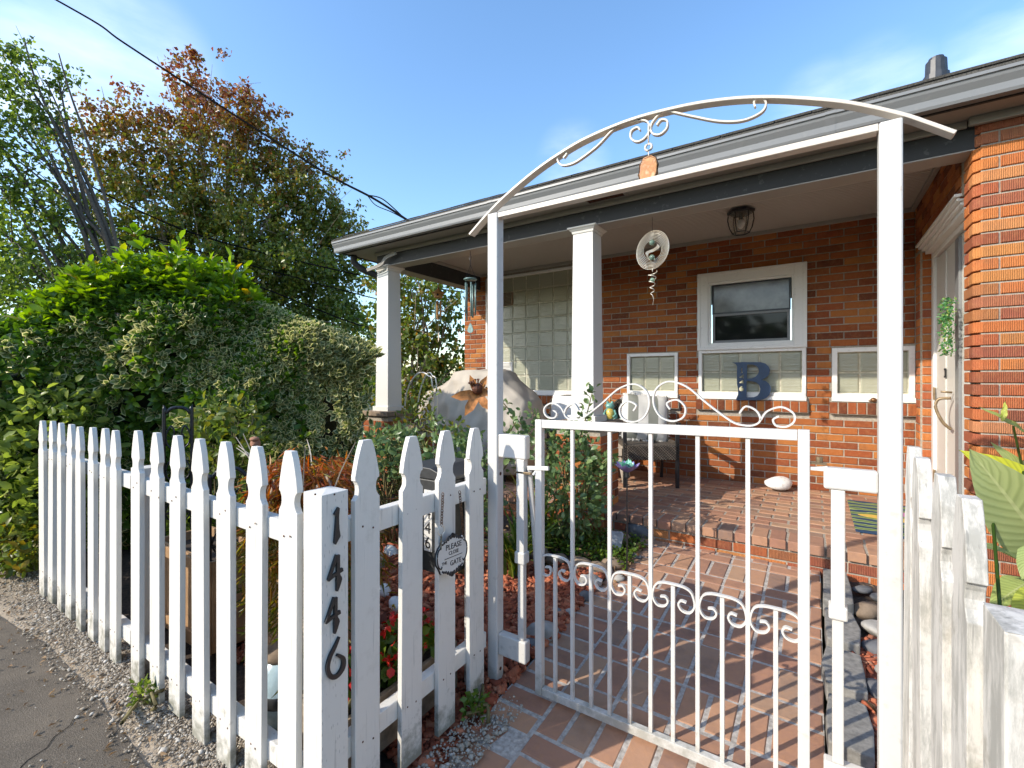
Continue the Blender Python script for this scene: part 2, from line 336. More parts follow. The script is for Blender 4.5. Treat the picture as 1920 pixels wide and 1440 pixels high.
def rosettes(C, A, per, ln, spread=1.0, jit=.3):             # whorls of leaves about axis A at centres C
    n = len(C); A = unit(np.asarray(A)); ref = rdir(n); X = unit(np.cross(A, ref)); Y = np.cross(A, X)
    idx = np.repeat(np.arange(n), per); k = np.tile(np.arange(per), n); ang = k*2.4+np.repeat(rng.uniform(0,6.28,n), per)
    open_ = (.35+.9*(k/per))*spread+rng.normal(0,.12,len(k))
    D = A[idx]*np.cos(open_)[:,None]+(X[idx]*np.cos(ang)[:,None]+Y[idx]*np.sin(ang)[:,None])*np.sin(open_)[:,None]
    L_ = ln*(.75+.5*(k/per))*rng.uniform(.75,1.2,len(k))
    P = np.asarray(C)[idx]-A[idx]*(k/per*ln*.5)[:,None]+rng.normal(0,ln*.05,(len(k),3))
    return P, D, A[idx]+rng.normal(0,jit,(len(k),3)), L_, idx
def tree(name, label, base, clusters, leafm, nleaf, leaflen, trunk_r, tintf, stems=1, group=None, sig=.5, fork=.25, ratio=.75, bark='bark', lean=(0,0), twigs=True):
    t = thing(name, label, 'tree', base, group)
    base = Vector(base); tb = MB(); cl = [Vector(c[:3])-base for c in clusters]; rad = [c[3] for c in clusters]
    roots = [Vector((random.uniform(-.25,.25)*stems*.35, random.uniform(-.25,.25)*stems*.35, 0)) for _ in range(stems)]
    for i, c in enumerate(cl):
        r0 = roots[i % stems]; hx = c.z*fork*random.uniform(.7,1.3)
        st = r0+Vector((c.x*.12+lean[0]*hx, c.y*.12+lean[1]*hx, hx)); md = st.lerp(c, .5)+Vector((0,0,(c-st).length*.10))+Vector((random.uniform(-.2,.2), random.uniform(-.2,.2), 0))
        pts = spline([r0, st, md, c], 4); n = len(pts)
        tb.tube(pts, [trunk_r*(1-.93*(k/(n-1)))*(.55 if k > 3 else 1) + .006 for k in range(n)], 6, cap=False)
        if twigs:
            for _ in range(4):
                a = pts[random.randint(n//2, n-1)]; e = c+Vector((random.gauss(0,1), random.gauss(0,1), random.gauss(.3,.8)))*rad[i]*.7
                tb.tube(spline([a, a.lerp(e,.5)+Vector((0,0,.1*rad[i])), e], 2), [.016*rad[i]+.006,.012,.01,.007,.004], 4, cap=False)
    obj('trunk', tb, M[bark], t, smooth=True)
    w = np.array([r**2.2 for r in rad]); w /= w.sum(); ci = rng.choice(len(cl), nleaf, p=w)
    C = np.array([tuple(c) for c in cl])[ci]; r_ = np.array(rad)[ci][:,None]
    sub = rng.normal(size=(len(cl)*36,3))*sig; sub = sub.reshape(len(cl),36,3)             # sub clumps leave gaps
    P = C+sub[ci, rng.integers(0,36,nleaf)]*r_+rng.normal(0,.115,(nleaf,3))*r_
    D = rdir(nleaf)*.9+np.array([0,0,-.5]); tint = tintf(P+np.array(tuple(base)))
    leaves('crown', P, D, rdir(nleaf)+np.array([0,0,.8]), rng.uniform(.7,1.25,nleaf)*leaflen, ratio, leafm, np.clip(tint,0,1), t)
    return t

# ---------------------------------------------------------------- the house
house = thing('brick_house', 'single storey red brick house with a deep covered front porch and grey eaves', 'house')
Ywall, Yfr, XR, ZF = 5.22, 3.476, .724, .278
COURSE, BH, BL, JT = .0677, .058, .203, .0103
def chamfer_brick(mb, l, d, h, ch=.004, o=(0,0,0), Mx=None):   # front is -y, origin at the lower left front corner
    vs = [(0,d,0),(l,d,0),(l,d,h),(0,d,h),(0,ch,0),(l,ch,0),(l,ch,h),(0,ch,h),(ch,0,ch),(l-ch,0,ch),(l-ch,0,h-ch),(ch,0,h-ch)]
    fs = [(8,9,10,11),(4,5,9,8),(5,6,10,9),(6,7,11,10),(7,4,8,11),(0,1,5,4),(1,2,6,5),(2,3,7,6),(3,0,4,7)]
    o = Vector(o); vs = [o+((Mx@Vector(v)) if Mx else Vector(v)) for v in vs]
    mb.add(vs, fs); return mb
bcache = {}
def brick_mesh(l, d, h, m):
    k = (round(l,3), round(d,3), round(h,3), m)
    if k not in bcache: bcache[k] = mesh('brick', chamfer_brick(MB(), l, d, h), M[m])
    return bcache[k]
cands = []                                                      # every brick of the house: (pos, rot, l, d, h, material, parent)
RX = {'front': Matrix.Identity(3), 'left': Matrix.Rotation(-PI/2, 3, 'Z'), 'right': Matrix.Rotation(PI/2, 3, 'Z')}
def lay(wall, side, u0, u1, z0, z1, plane, holes=(), m='wall_brick', d=.05, phase=0, quoin=0):
    """running bond from u0 to u1; front: u = X at Y=plane; left/right: u = Y at X=plane"""
    nrow = int(round((z1-z0)/COURSE))
    for r in range(nrow):
        z = z0+r*COURSE; u = u0-((r+phase) % 2)*(BL+JT)/2
        while u < u1-.01:
            spans = [(max(u, u0), min(u+BL, u1))]
            for (h0, h1, g0, g1) in holes:
                if z+BH > g0+.005 and z < g1-.005:
                    ns = []
                    for a, b in spans:
                        if b <= h0 or a >= h1: ns.append((a, b)); continue
                        if a < h0: ns.append((a, h0-.006))
                        if b > h1: ns.append((h1+.006, b))
                    spans = ns
            for a, b in spans:
                if b-a > .025:
                    jit = random.uniform(-.0022, .0022)
                    z_ = z+random.uniform(-.0012,.0012); p = {'front': (a, plane+jit, z_), 'left': (plane+jit, b, z), 'right': (plane+jit, a, z)}[side]
                    cands.append((p, side, round(b-a,3), d, BH, m, wall))
            u += BL+JT
# back wall with its openings
W1 = (-1.823,-1.253,1.12,1.618); W2 = (-1.037,-.068,1.12,2.434); W3 = (.135,.722,1.12,1.613); BW = (-3.86,-2.16,1.12,2.74)
wall = MB(); xs = [-4.25, BW[0], BW[1], W1[0], W1[1], W2[0], W2[1], W3[0], W3[1], .76]
tops = [None, BW, None, W1, None, W2, None, W3, None]
for a, b, h in zip(xs[:-1], xs[1:], tops):
    if h is None: wall.box(a, b, Ywall+.008, Ywall+.22, 0, 2.84)
    else: wall.box(a, b, Ywall+.008, Ywall+.22, 0, h[2]); wall.box(a, b, Ywall+.008, Ywall+.22, h[3], 2.84)
bwall = obj('back_wall', wall, M['mortar'], house)
sills = [(W[0]-.02, W[1]+.02, 1.005, 1.122) for W in (BW, W1, W2, W3)]
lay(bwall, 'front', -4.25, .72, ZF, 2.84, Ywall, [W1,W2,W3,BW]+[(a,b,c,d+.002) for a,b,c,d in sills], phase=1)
for a, b, c, d in sills:                                        # rowlock brick sills
    n = int(round((b-a)/.0735)); st = (b-a)/n
    for i in range(n): cands.append(((a+i*st, Ywall-.042+random.uniform(-.002,.002), 1.008), 'front', st-.009, .06, .104, 'wall_brick', bwall))
for a, b, c, d in sills: obj('sill_mortar', MB().box(a+.004, b-.004, Ywall-.036, Ywall+.03, 1.004, 1.114), M['mortar'], house)
# house corner pier beyond the block window, west wall, east body
w = MB(); w.box(-4.24, -3.99, Ywall+.22, 10, 0, 2.84); w.box(-4.242, -4.02, Ywall+.01, Ywall+.22, 0, 2.84); obj('west_wall', w, M['mortar'], house)
# side wall with the door recess
DY0, DY1, DZ = 3.77, 5.04, 2.40
side = MB(); side.box(XR+.008, .84, DY1+.008, Ywall+.01, 0, 2.84); side.box(XR+.008, .98, DY0-.2, DY1+.01, DZ+.008, 2.84); side.box(XR+.10, 1.0, Yfr+.1, DY0-.008, 0, 2.84)
side.box(.93, 1.0, DY0-.02, Ywall, 0, DZ+.02); swall = obj('porch_side_wall', side, M['mortar'], house)
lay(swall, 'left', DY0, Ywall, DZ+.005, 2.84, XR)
fr = MB(); fr.box(XR+.03, 4.2, Yfr+.008, Yfr+.22, -.05, 2.84); fwall = obj('front_wall', fr, M['mortar'], house)
lay(fwall, 'front', XR+.235, 2.0, -.05, 2.82, Yfr, m='brick', phase=1)
def corner_brick(l, d, h, ch=.032, e=.003):                      # bullnosed corner brick, front -y and side -x
    pl = [(ch,0),(l,0),(l,d),(0,d),(0,ch)]
    mb = MB(); pi_ = [(x+(e if x < .001 else 0), y+(e if y < .001 else 0)) for x, y in pl]
    vs = [(x,y,e) for x,y in pl]+[(x,y,h-e) for x,y in pl]+[(x,y,0) for x,y in pi_]+[(x,y,h) for x,y in pi_]; n = 5
    fs = [(i,(i+1)%n,n+(i+1)%n,n+i) for i in range(n)]+[(2*n+i,2*n+(i+1)%n,(i+1)%n,i) for i in range(n)]+[(n+i,n+(i+1)%n,3*n+(i+1)%n,3*n+i) for i in range(n)]
    fs += [tuple(range(3*n-1,2*n-1,-1)), tuple(range(3*n,4*n))]
    return mesh('brick', mb.add(vs, fs), M['brick'])
cbA, cbB = corner_brick(.203+.022, .10, BH), corner_brick(.094, .203, BH)
special = []
for r in range(42):
    z = -.05+r*COURSE
    if z > 2.80: break
    A = r % 2 == 0
    special.append((cbA if A else cbB, (XR, Yfr, z), fwall))
    if A: cands.append(((XR+.001, Yfr+.203, z), 'left', .093, .05, BH, 'brick', fwall))
    else: cands.append(((XR+.104, Yfr, z), 'front', .125, .05, BH, 'brick', fwall))
cbj = mesh('brick', chamfer_brick(MB(), .095, .05, BH, .008), M['brick'])
for r in range(31):                                             # return beside the door: rounded jamb bricks facing the porch
    z = ZF+r*COURSE
    if z < DZ: special.append((corner_brick(.105, .165, BH, .028) if r == 0 else special[-1][0], (XR, DY1, z), swall))
# brick column piers and the low wall between them
def pier(x0, x1, y0, y1, z1, nm, low=0):
    b = MB().box(x0+.008, x1-.008, y0+.008, y1-.008, low, z1-.01); o = obj(nm, b, M['mortar'], house); n = int((z1-low)/COURSE)
    lay(o, 'front', x0, x1, low, low+n*COURSE, y0, d=.04); lay(o, 'right', y0+.01, y1-.01, low, low+n*COURSE, x1, d=.04); return o
pier(-1.80, -1.40, 3.40, 3.80, .93, 'column_pier'); pier(-4.22, -3.82, 3.40, 3.80, .93, 'column_pier')
pier(-3.81, -3.30, 3.45, 3.66, .80, 'low_brick_wall')
for q_ in ((-1.83,-1.37,3.37,3.83,.925,.975),(-4.25,-3.79,3.37,3.83,.925,.975),(-3.788,-3.28,3.43,3.68,.797,.842)): obj('coping', MB().box(*q_), M['stone_brown'], house, bev=.006)
# porch floor: brick paving with a rowlock nosing
pf = MB(); pf.box(-4.2, .75, Yfr+.012, Ywall+.01, -.1, ZF-.005); pf.box(.73, 1.0, DY0, DY1, -.1, ZF-.005)
pfloor = obj('porch_floor', pf, M['mortar'], None, kind='structure')
pav = []
def pave(u0, u1, v0, v1, z, parent, top=.03, m='paver'): pav.append((u0, u1, v0, v1, z, parent, top, m))
x = -4.2
while x < .70:                                                   # nosing: bricks on end along the step
    pave(x, min(x+.094,.722), Yfr-.012, Yfr+.193, ZF, pfloor, .058); x += .104
row = 0; y = Yfr+.203
while y < Ywall-.02:
    x = -4.2-(row % 2)*.107
    while x < .72:
        if x+.203 > -4.2: pave(max(x,-4.2), min(x+.203,.722), y, min(y+.094, Ywall), ZF, pfloor)
        x += .213
    y += .104; row += 1
lay(pfloor, 'front', -4.2, .72, ZF-.0675-2*COURSE, ZF-.0675, Yfr+.004, m='brick', d=.02)
# columns, beam, ceiling, eaves, roof
def column(x, y, b0, b1, z0, z1):
    c = MB(); P0 = [(-1,-1),(1,-1),(1,1),(-1,1)]
    c.sweep([(x,y,z0),(x,y,z1)], [[Vector((a*b0/2,b*b0/2,0)) for a,b in P0], [Vector((a*b1/2,b*b1/2,0)) for a,b in P0]])
    o = obj('column', c, M['column_paint'], house, bev=.004)
    k = MB()
    for h0, h1, w0, w1 in ((-.052,-.03,b1+.012,b1+.02),(-.03,-.012,b1+.03,b1+.062),(-.012,0,b1+.075,b1+.075)):
        k.sweep([(x,y,z1+h0+.052),(x,y,z1+h1+.052)], [[Vector((a*w0/2,b*w0/2,0)) for a,b in P0], [Vector((a*w1/2,b*w1/2,0)) for a,b in P0]])
    obj('capital', k, M['column_paint'], o, bev=.002)
    obj('plinth', MB().box(x-b0/2-.022,x+b0/2+.022,y-b0/2-.022,y+b0/2+.022,z0-.04,z0+.012), M['column_paint'], o, bev=.003)
column(-1.600, 3.592, .204, .178, 1.012, 2.532); column(-4.022, 3.592, .204, .178, 1.012, 2.532)
b = MB(); b.box(-4.11, XR+.03, 3.50, 3.667, 2.584, 2.80); b.box(-4.11, -3.945, 3.668, 5.20, 2.584, 2.80); obj('beam', b, M['beam'], house, bev=.004)
b = MB(); b.box(-4.108, XR+.01, 3.502, 3.665, 2.578, 2.5845); b.box(-4.108, -3.947, 3.668, 5.20, 2.578, 2.5845); obj('beam_soffit', b, M['soffit'], house)
c = MB(); y = 3.668
while y < Ywall-.01:                                             # beadboard strips of the porch ceiling
    c.box(-3.945, .735, y, y+.028, 2.80, 2.812); y += .038
obj('ceiling_board', c, M['ceiling'], house, kind='stuff')
c = MB(); c.box(-4.1, 4.2, 3.5, 9.9, 2.816, 2.835); obj('ceiling', c, M['beam'], house)  # backing sheet coloured dark to put shade into the grooves between boards
t = MB(); t.box(-3.945,.72,Ywall-.03,Ywall-.002,2.765,2.80); t.box(-3.944,-3.91,3.67,Ywall-.03,2.765,2.80); t.box(-3.9,.722,3.668,3.69,2.778,2.80); t.box(.69,.722,3.70,Ywall-.03,2.772,2.80)
obj('ceiling_trim', t, M['soffit'], house, bev=.003)
# eaves: soffit, frieze, gutter, roof
EY, EX = 3.22, -4.50
s = MB(); s.box(EX+.07, 4.2, 3.29, 3.50, 2.742, 2.755); s.box(EX+.07, -4.11, 3.50, 9.9, 2.742, 2.755); obj('soffit', s, M['soffit'], house)
s = MB(); s.box(-4.125, .70, 3.478, 3.4985, 2.70, 2.742); s.box(.70, 4.2, 3.445, 3.474, 2.695, 2.742); s.box(-4.14,-4.112, 3.50, 9.9, 2.70, 2.742); obj('frieze_trim', s, M['soffit'], house, bev=.006)
s = MB(); s.box(EX+.045, 4.2, 3.29, 3.305, 2.735, 2.85); s.box(EX+.045, EX+.068, 3.305, 9.9, 2.735, 2.85); obj('fascia', s, M['beam'], house)
prof = [(3.289,2.846),(3.289,2.742),(3.232,2.738),(3.226,2.752),(3.224,2.785),(3.205,2.815),(3.200,2.832),(3.192,2.834),(3.192,2.850),(3.205,2.850),(3.207,2.838),(3.214,2.818),(3.234,2.787),(3.236,2.757),(3.281,2.752),(3.281,2.846)]
g = MB(); g.prism(prof, (EX,0,0), (0,1,0), (0,0,1), (8.7,0,0))
g.prism([(3.289,2.842),(3.289,2.742),(3.232,2.738),(3.226,2.752),(3.224,2.785),(3.205,2.815),(3.195,2.842)], (EX-.002,0,0), (0,1,0), (0,0,1), (.004,0,0))
gut = obj('gutter', g, M['gutter'], house)
for x_ in (-2.35, .05, 2.4): obj('gutter_joint', MB().prism([(y-.0015 if y < 3.25 else y, z-(.0015 if z < 2.8 else -.0015)) for y, z in [(3.288,2.842),(3.288,2.742),(3.232,2.738),(3.226,2.752),(3.224,2.785),(3.205,2.815),(3.200,2.832),(3.192,2.834),(3.192,2.850),(3.200,2.850)]], (x_,0,0), (0,1,0), (0,0,1), (.05,0,0)), M['gutter'], gut)
d = MB()
dp = [Vector(p) for p in ((-4.40,3.42,2.74),(-4.40,3.42,2.66),(-4.33,3.50,2.58),(-4.24,3.62,2.52),(-4.20,3.66,2.44),(-4.20,3.68,.2))]
d.tube(spline(dp[:5], 4)+[dp[5]], .036, 8); obj('downspout', d, M['beam'], house, smooth=True)
wv = MB()
for k in range(3):
    o_ = Vector((k*.02, -.01*k, -.015*k)); wv.tube(spline([Vector((-3.78,3.47,2.70))+o_, Vector((-3.92,3.45,2.66))+o_, Vector((-3.97,3.44,2.60))+o_, Vector((-4.06,3.43,2.575))+o_, Vector((-4.20,3.43,2.56))+o_], 5), .008, 5)
obj('service_wire', wv, M['soffit'], house, smooth=True)
v = MB()
for k in range(9): v.obox((-1.365, 3.35+k*.011, 2.740), (.145,.0035,.003), Matrix.Rotation(.5,3,'X'))
obj('soffit_vent_slat', v, M['rust_dark'], house, kind='stuff')
v = MB(); v.box(-1.535,-1.512,3.335,3.465,2.734,2.7415); v.box(-1.218,-1.195,3.335,3.465,2.734,2.7415); v.box(-1.512,-1.218,3.335,3.347,2.734,2.7415); v.box(-1.512,-1.218,3.453,3.465,2.734,2.7415); obj('soffit_vent', v, M['soffit'], house)
SL = .490; RZ = 2.852
rf = MB(); D_ = 3.38
vs = [(EX-.02,EY-.015,RZ),(4.3,EY-.015,RZ),(4.3,EY+D_,RZ+SL*D_),(EX+D_,EY+D_,RZ+SL*D_),(EX+D_,10-D_,RZ+SL*D_),(EX-.02,10,RZ),(4.3,10,RZ),(4.3,10-D_,RZ+SL*D_)]
up = [(x,y,z+.02) for x,y,z in vs]; rf.add(vs+up, [(3,2,1,0),(3,0,5,4),(7,6,5,4),(2,3,4,7),(8,9,10,11),(8,11,12,13),(12,15,14,13),(11,10,15,12),(0,1,9,8),(5,0,8,13),(6,5,13,14),(1,2,10,9)])
roof = obj('roof', rf, M['shingle'], house)
sh = MB()
for k in range(22):                                              # courses of shingle tabs on the street slope
    y0 = EY-.022+k*.13; z0 = RZ+.02+SL*(k*.13); x = EX+.02+k*.13+(k % 2)*.16
    while x < 4.2:
        l = random.choice((.15,.19,.3)); th = random.uniform(.006,.012)
        sh.prism([(0,0),(l-.008,0),(l-.008,.17),(0,.17)], (x, y0, z0+random.uniform(0,.002)), (1,0,0), Vector((0,1,SL)).normalized(), (0,-th*.4,th)); x += l
obj('shingle', sh, M['shingle'], roof, kind='stuff')
p0 = Vector((.575, 3.50, RZ+SL*.28)); rv = MB(); rv.lathe([(.062,0),(.058,.05),(.05,.052),(.047,.13),(.036,.135),(.034,.15)], 14, p0); obj('vent_pipe', rv, M['rubber'], house, smooth=False)
# windows
M['glass'] = mat('window_glass', (.012,.014,.014), .05, 0, .22)
M['pane_up'] = simple('curtained_pane', (.16,.165,.155), .12, 0, 9, .45, .02)
M['glass_block'] = mat('glass_block', (.25,.265,.215), .16, 0, .6)
g_ = G(M['glass_block']); nn_ = g_.noise(g_.coord((14,14,34)), 1.3, 3); oi_ = g_.n('ObjectInfo')
g_.col(g_.mix(g_.math('MULTIPLY', oi_.outputs['Random'], .55), (.30,.305,.225), (.43,.415,.32))); g_.bump(nn_, .5, .012)
M['block_mortar'] = simple('block_mortar', (.50,.47,.36), .8)
M['dark'] = mat('dark_gap', (.015,.014,.013), .9)
def frame_box(mb, x0, x1, z0, z1, w, ya, yb, wb=None):
    wb = w if wb is None else wb
    mb.box(x0, x0+w, ya, yb, z0, z1); mb.box(x1-w, x1, ya, yb, z0, z1); mb.box(x0+w, x1-w, ya+.001, yb, z1-w, z1); mb.box(x0+w, x1-w, ya+.001, yb, z0, z0+wb)
gbm = {}
def gblock_mesh(w, h):
    k = (round(w,3), round(h,3))
    if k not in gbm:
        mb = MB(); e = .012
        mb.add([(0,.02,0),(w,.02,0),(w,.02,h),(0,.02,h),(0,.008,0),(w,.008,0),(w,.008,h),(0,.008,h),(e,0,e),(w-e,0,e),(w-e,0,h-e),(e,0,h-e)],
               [(8,9,10,11),(4,5,9,8),(5,6,10,9),(6,7,11,10),(7,4,8,11),(0,1,5,4),(1,2,6,5),(2,3,7,6),(3,0,4,7)])
        gbm[k] = mesh('glass_block', mb, M['glass_block'])
    return gbm[k]
def block_window(x0, x1, z0, z1, nx, nz_, sill=.075, fw=.033, louv=(), back=.02):
    f = MB(); frame_box(f, x0, x1, z0, z1, fw, Ywall-.012, Ywall+.06, wb=.02)
    f.box(x0-.004, x1+.004, Ywall-.03, Ywall+.05, z0, z0+sill*.55); f.box(x0+.01, x1-.01, Ywall-.018, Ywall+.05, z0+sill*.55, z0+sill)
    o = obj('glass_block_window', f, M['trim_white'], house, bev=.003)
    a, b_, c_, d_ = x0+fw, x1-fw, z0+sill, z1-fw
    obj('joint', MB().box(a, b_, Ywall+back+.007, Ywall+back+.03, c_, d_), M['block_mortar'], o)
    bw, bh = (b_-a)/nx, (d_-c_)/nz_
    for i in range(nx):
        for j in range(nz_):
            if (i, nz_-1-j) in louv:
                lv = MB(); lx, lz = a+i*bw, c_+j*bh
                frame_box(lv, lx+.006, lx+bw-.006, lz+.006, lz+bh-.006, .014, Ywall+back-.012, Ywall+back+.006)
                for k in range(8): lv.obox((lx+bw/2, Ywall+back-.002, lz+.03+k*(bh-.05)/7.6), (bw/2-.02,.012,.002), Matrix.Rotation(.6,3,'X'))
                obj('louvre', lv, M['trim_white'] if j < 4 else M['stone_brown'], o)
            else: link('glass_block', gblock_mesh(bw-.010, bh-.010), o, (a+i*bw+.005, Ywall+back+random.uniform(-.001,.001), c_+j*bh+.005))
    return o
block_window(*BW[:2], BW[2], BW[3]-.003, 8, 8, .062, .03, louv=((1,1),(1,6)))
block_window(W1[0], W1[1], W1[2], W1[3], 3, 2); block_window(W3[0], W3[1], W3[2], W3[3], 3, 2, fw=.04)
block_window(W2[0], W2[1], W2[2], 1.632, 5, 2)
f = MB(); frame_box(f, W2[0]+.002, W2[1]-.002, 1.634, W2[3], .095, Ywall-.028, Ywall+.05, wb=.05); frame_box(f, W2[0]-.008, W2[1]+.008, 1.63, W2[3]+.008, .03, Ywall-.036, Ywall+.02, wb=.03)
frame_box(f, W2[0]+.096, W2[1]-.096, 1.682, W2[3]-.096, .022, Ywall-.012, Ywall+.05)
win = obj('sash_window', f, M['trim_white'], house, bev=.003)
xa, xb, za, zb, zm = -.905, -.195, 1.70, 2.316, 2.008
f = MB(); frame_box(f, xa, xb, zm, zb, .014, Ywall+.012, Ywall+.04); obj('upper_sash', f, M['black_metal'], win)
f = MB(); frame_box(f, xa+.004, xb-.004, za, zm-.002, .024, Ywall+.004, Ywall+.04, wb=.03); obj('lower_sash', f, M['gutter'], win, bev=.002)
obj('pane', MB().box(xa+.01, xb-.01, Ywall+.024, Ywall+.03, zm+.01, zb-.01), M['pane_up'], win)
obj('pane', MB().box(xa+.02, xb-.02, Ywall+.020, Ywall+.03, za+.02, zm-.02), M['glass'], win)
# door in the side wall, seen edge on
dr = MB(); X0 = .81
dr.box(X0-.012, X0+.05, DY1-.085, DY1-.002, ZF, DZ-.02); dr.box(X0-.012, X0+.05, DY0+.002, DY0+.085, ZF, DZ-.02); dr.box(X0-.012, X0+.05, DY0+.085, DY1-.085, DZ-.10, DZ-.02)
obj('door_casing', dr, M['trim_white'], house, bev=.004)
hd = MB()
for k, (dx, z0, z1) in enumerate(((.055,DZ-.06,DZ-.03),(.035,DZ-.03,DZ-.008),(.015,DZ-.008,DZ+.012),(0,DZ+.012,DZ+.03))): hd.box(.728+dx-.03, .86, DY0-.01-.02*k+.06, DY1+.01+.018*k-.06, z0, z1)
obj('door_head_trim', hd, M['trim_white'], house, bev=.003)
dd = MB(); dd.box(X0+.012, X0+.055, DY0+.09, DY1-.09, ZF+.02, DZ-.105); door = obj('door', dd, M['column_paint'], house, bev=.003)
dp_ = MB(); dp_.box(X0+.004, X0+.0125, DY1-.40, DY1-.10, ZF+.04, DZ-.12); obj('door_panel', dp_, M['column_paint'], door, bev=.003)
ge = MB(); ge.box(X0-.005, X0+.012, DY0+.45, DY0+.545, ZF+.02, DZ-.12); obj('storm_door_edge', ge, M['gutter'], door, bev=.002)
hn = MB(); Yh = 4.42; hn.tube(spline([(X0-.005,Yh,1.19),(X0-.07,Yh+.01,1.18),(X0-.085,Yh+.01,1.12),(X0-.05,Yh,1.02),(X0-.005,Yh,.97)], 6), .010, 8); hn.tube([(X0,Yh,1.23),(X0-.06,Yh,1.235)], .007, 8); obj('handle', hn, M['brass'], door, smooth=True)
kn = MB(); kn.box(X0-.001,X0+.006,4.63,4.652,1.34,1.40); kn.box(X0-.006,X0+.006,4.628,4.64,1.335,1.35); kn.box(X0-.006,X0+.006,4.628,4.64,1.39,1.405); obj('lock_plate', kn, M['black_metal'], door)
hg = MB(); hg.box(X0-.016,X0-.004,DY1-.10,DY1-.085,1.16,1.26); hg.box(X0-.016,X0-.004,DY1-.10,DY1-.085,.50,.60); obj('hinge', hg, M['brass'], door)
# put the bricks in: the largest 300 in the picture singly, the rest joined
def size_px(p, l, h, side):
    nrm = {'front': Vector((0,-1,0)), 'left': Vector((-1,0,0)), 'right': Vector((1,0,0))}[side]
    q = Vector(p); px, py, d = proj(q)
    if d < .3 or not (-30 < px < 1950 and 60 < py < 1380): return 0
    v = (Vector((0,0,EYE))-q); return l*h*(FPX/v.length)**2*max(0, v.normalized().dot(nrm))
def vis(p, wall_):
    px, py, d = proj(p)
    if 1068 < px < 1130 and wall_ == bwall: return .01
    if wall_ == bwall and px < 1068 and px > 915: return .05
    return 1
order = sorted(cands, key=lambda c: -size_px(c[0], c[2], c[4], c[1])*vis(c[0], c[6]))
nsp = len(special); house_b = [c for c in order if c[6] != pfloor]; step_b = [c for c in order if c[6] == pfloor]
ROT = {'front': 0, 'left': -PI/2, 'right': PI/2}
def put(c):
    p, side_, l, d_, h, m, par = c; o = link('brick', brick_mesh(l, d_, h, m), par, p); o.rotation_euler = (0,0,ROT[side_]); return o
for me_, p, par in special: link('brick', me_, par, p)
for c in house_b[:300-nsp]: put(c)
for c in step_b[:70]: put(c)
def join_bricks(cs, parent, name='brick'):
    by = {}
    for c in cs: by.setdefault(c[5], []).append(c)
    for m, lst in by.items():
        mb = MB(); rn = []
        for p, side_, l, d_, h, _, _ in lst:
            k = len(mb.f); chamfer_brick(mb, l, d_, h, .004, p, RX[side_]); rn += [random.random()]*(len(mb.f)-k)
        me_ = mesh(name, mb, M[m]); a = me_.attributes.new('rnd', 'FLOAT', 'FACE'); a.data.foreach_set('value', rn); link(name, me_, parent, kind='stuff')
join_bricks(house_b[300-nsp:], house); join_bricks(step_b[70:], pfloor)
# ---------------------------------------------------------------- brick path
path = MB(); X0p, X1p, Y0p, Y1p = -1.10, .03, .84, 3.49
def pathz(x, y): return gz(y)
pb = MB(); pb.add([(X0p,Y0p,gz(Y0p)-.006),(X1p,Y0p,gz(Y0p)-.006),(X1p,Y1p,gz(Y1p)-.006),(X0p,Y1p,gz(Y1p)-.006),(X0p,Y0p,-.15),(X1p,Y0p,-.15),(X1p,Y1p,-.15),(X0p,Y1p,-.15)], [(0,1,2,3),(7,6,5,4),(4,5,1,0),(5,6,2,1),(6,7,3,2),(7,4,0,3)])
bpath = obj('brick_path', pb, M['path_mortar'], None, kind='structure')
y = Y0p
while y < Y1p-.05:                                               # border courses along the left side, soldier and stretcher rows inside
    pave(X0p+random.uniform(-.006,.006), X0p+.203, y, y+.094, None, bpath); y += .106
y = Y0p+.03; k = 0
while y < Y1p-.03:
    if k % 2 == 0:
        x = X0p+.216
        while x < X1p-.03: pave(x, min(x+.094, X1p), y, min(y+.203, Y1p), None, bpath); x += .108
        y += .214
    else:
        x = X0p+.216
        while x < X1p-.05: pave(x, min(x+.203, X1p), y, min(y+.094, Y1p), None, bpath); x += .215
        y += .106
    k += 1
pvm = {}
def paver_mesh(l, d, top, m):
    k = (round(l,2), round(d,2), round(top,3), m)
    if k not in pvm:
        mb = MB(); l, d = k[0], k[1]; e = .004
        mb.add([(0,0,-top),(l,0,-top),(l,d,-top),(0,d,-top),(0,0,-e),(l,0,-e),(l,d,-e),(0,d,-e),(e,e,0),(l-e,e,0),(l-e,d-e,0),(e,d-e,0)],
               [(8,9,10,11),(4,5,9,8),(5,6,10,9),(6,7,11,10),(7,4,8,11),(0,1,5,4),(1,2,6,5),(2,3,7,6),(3,0,4,7)])
        pvm[k] = mesh('brick', mb, M[m])
    return pvm[k]
def pv_rank(q):
    u0,u1,v0,v1,z,par,top,m = q; zz = z if z is not None else gz((v0+v1)/2); px, py, d = proj(((u0+u1)/2,(v0+v1)/2,zz))
    if d < .3 or not (880 < px < 1760 and py < 1440): return 1e9
    return d
pav.sort(key=pv_rank); cnt = {}; rest = {}
for q in pav:
    u0,u1,v0,v1,z,par,top,m = q; tilt = math.atan(.0652) if z is None else 0; zz = (gz(v0) if z is None else z)+random.uniform(-.0025,.0025)
    if u1-u0 < .02 or v1-v0 < .02: continue
    lim = 300 if par == bpath else 230
    if cnt.get(par.name, 0) < lim:
        cnt[par.name] = cnt.get(par.name, 0)+1
        o = link('brick', paver_mesh(u1-u0, v1-v0, top, m), par, (u0, v0, zz)); o.rotation_euler = (tilt+random.gauss(0,.006), random.gauss(0,.006), random.gauss(0,.008))
    else: rest.setdefault(par.name, []).append((u0,u1,v0,v1,zz,top,m))
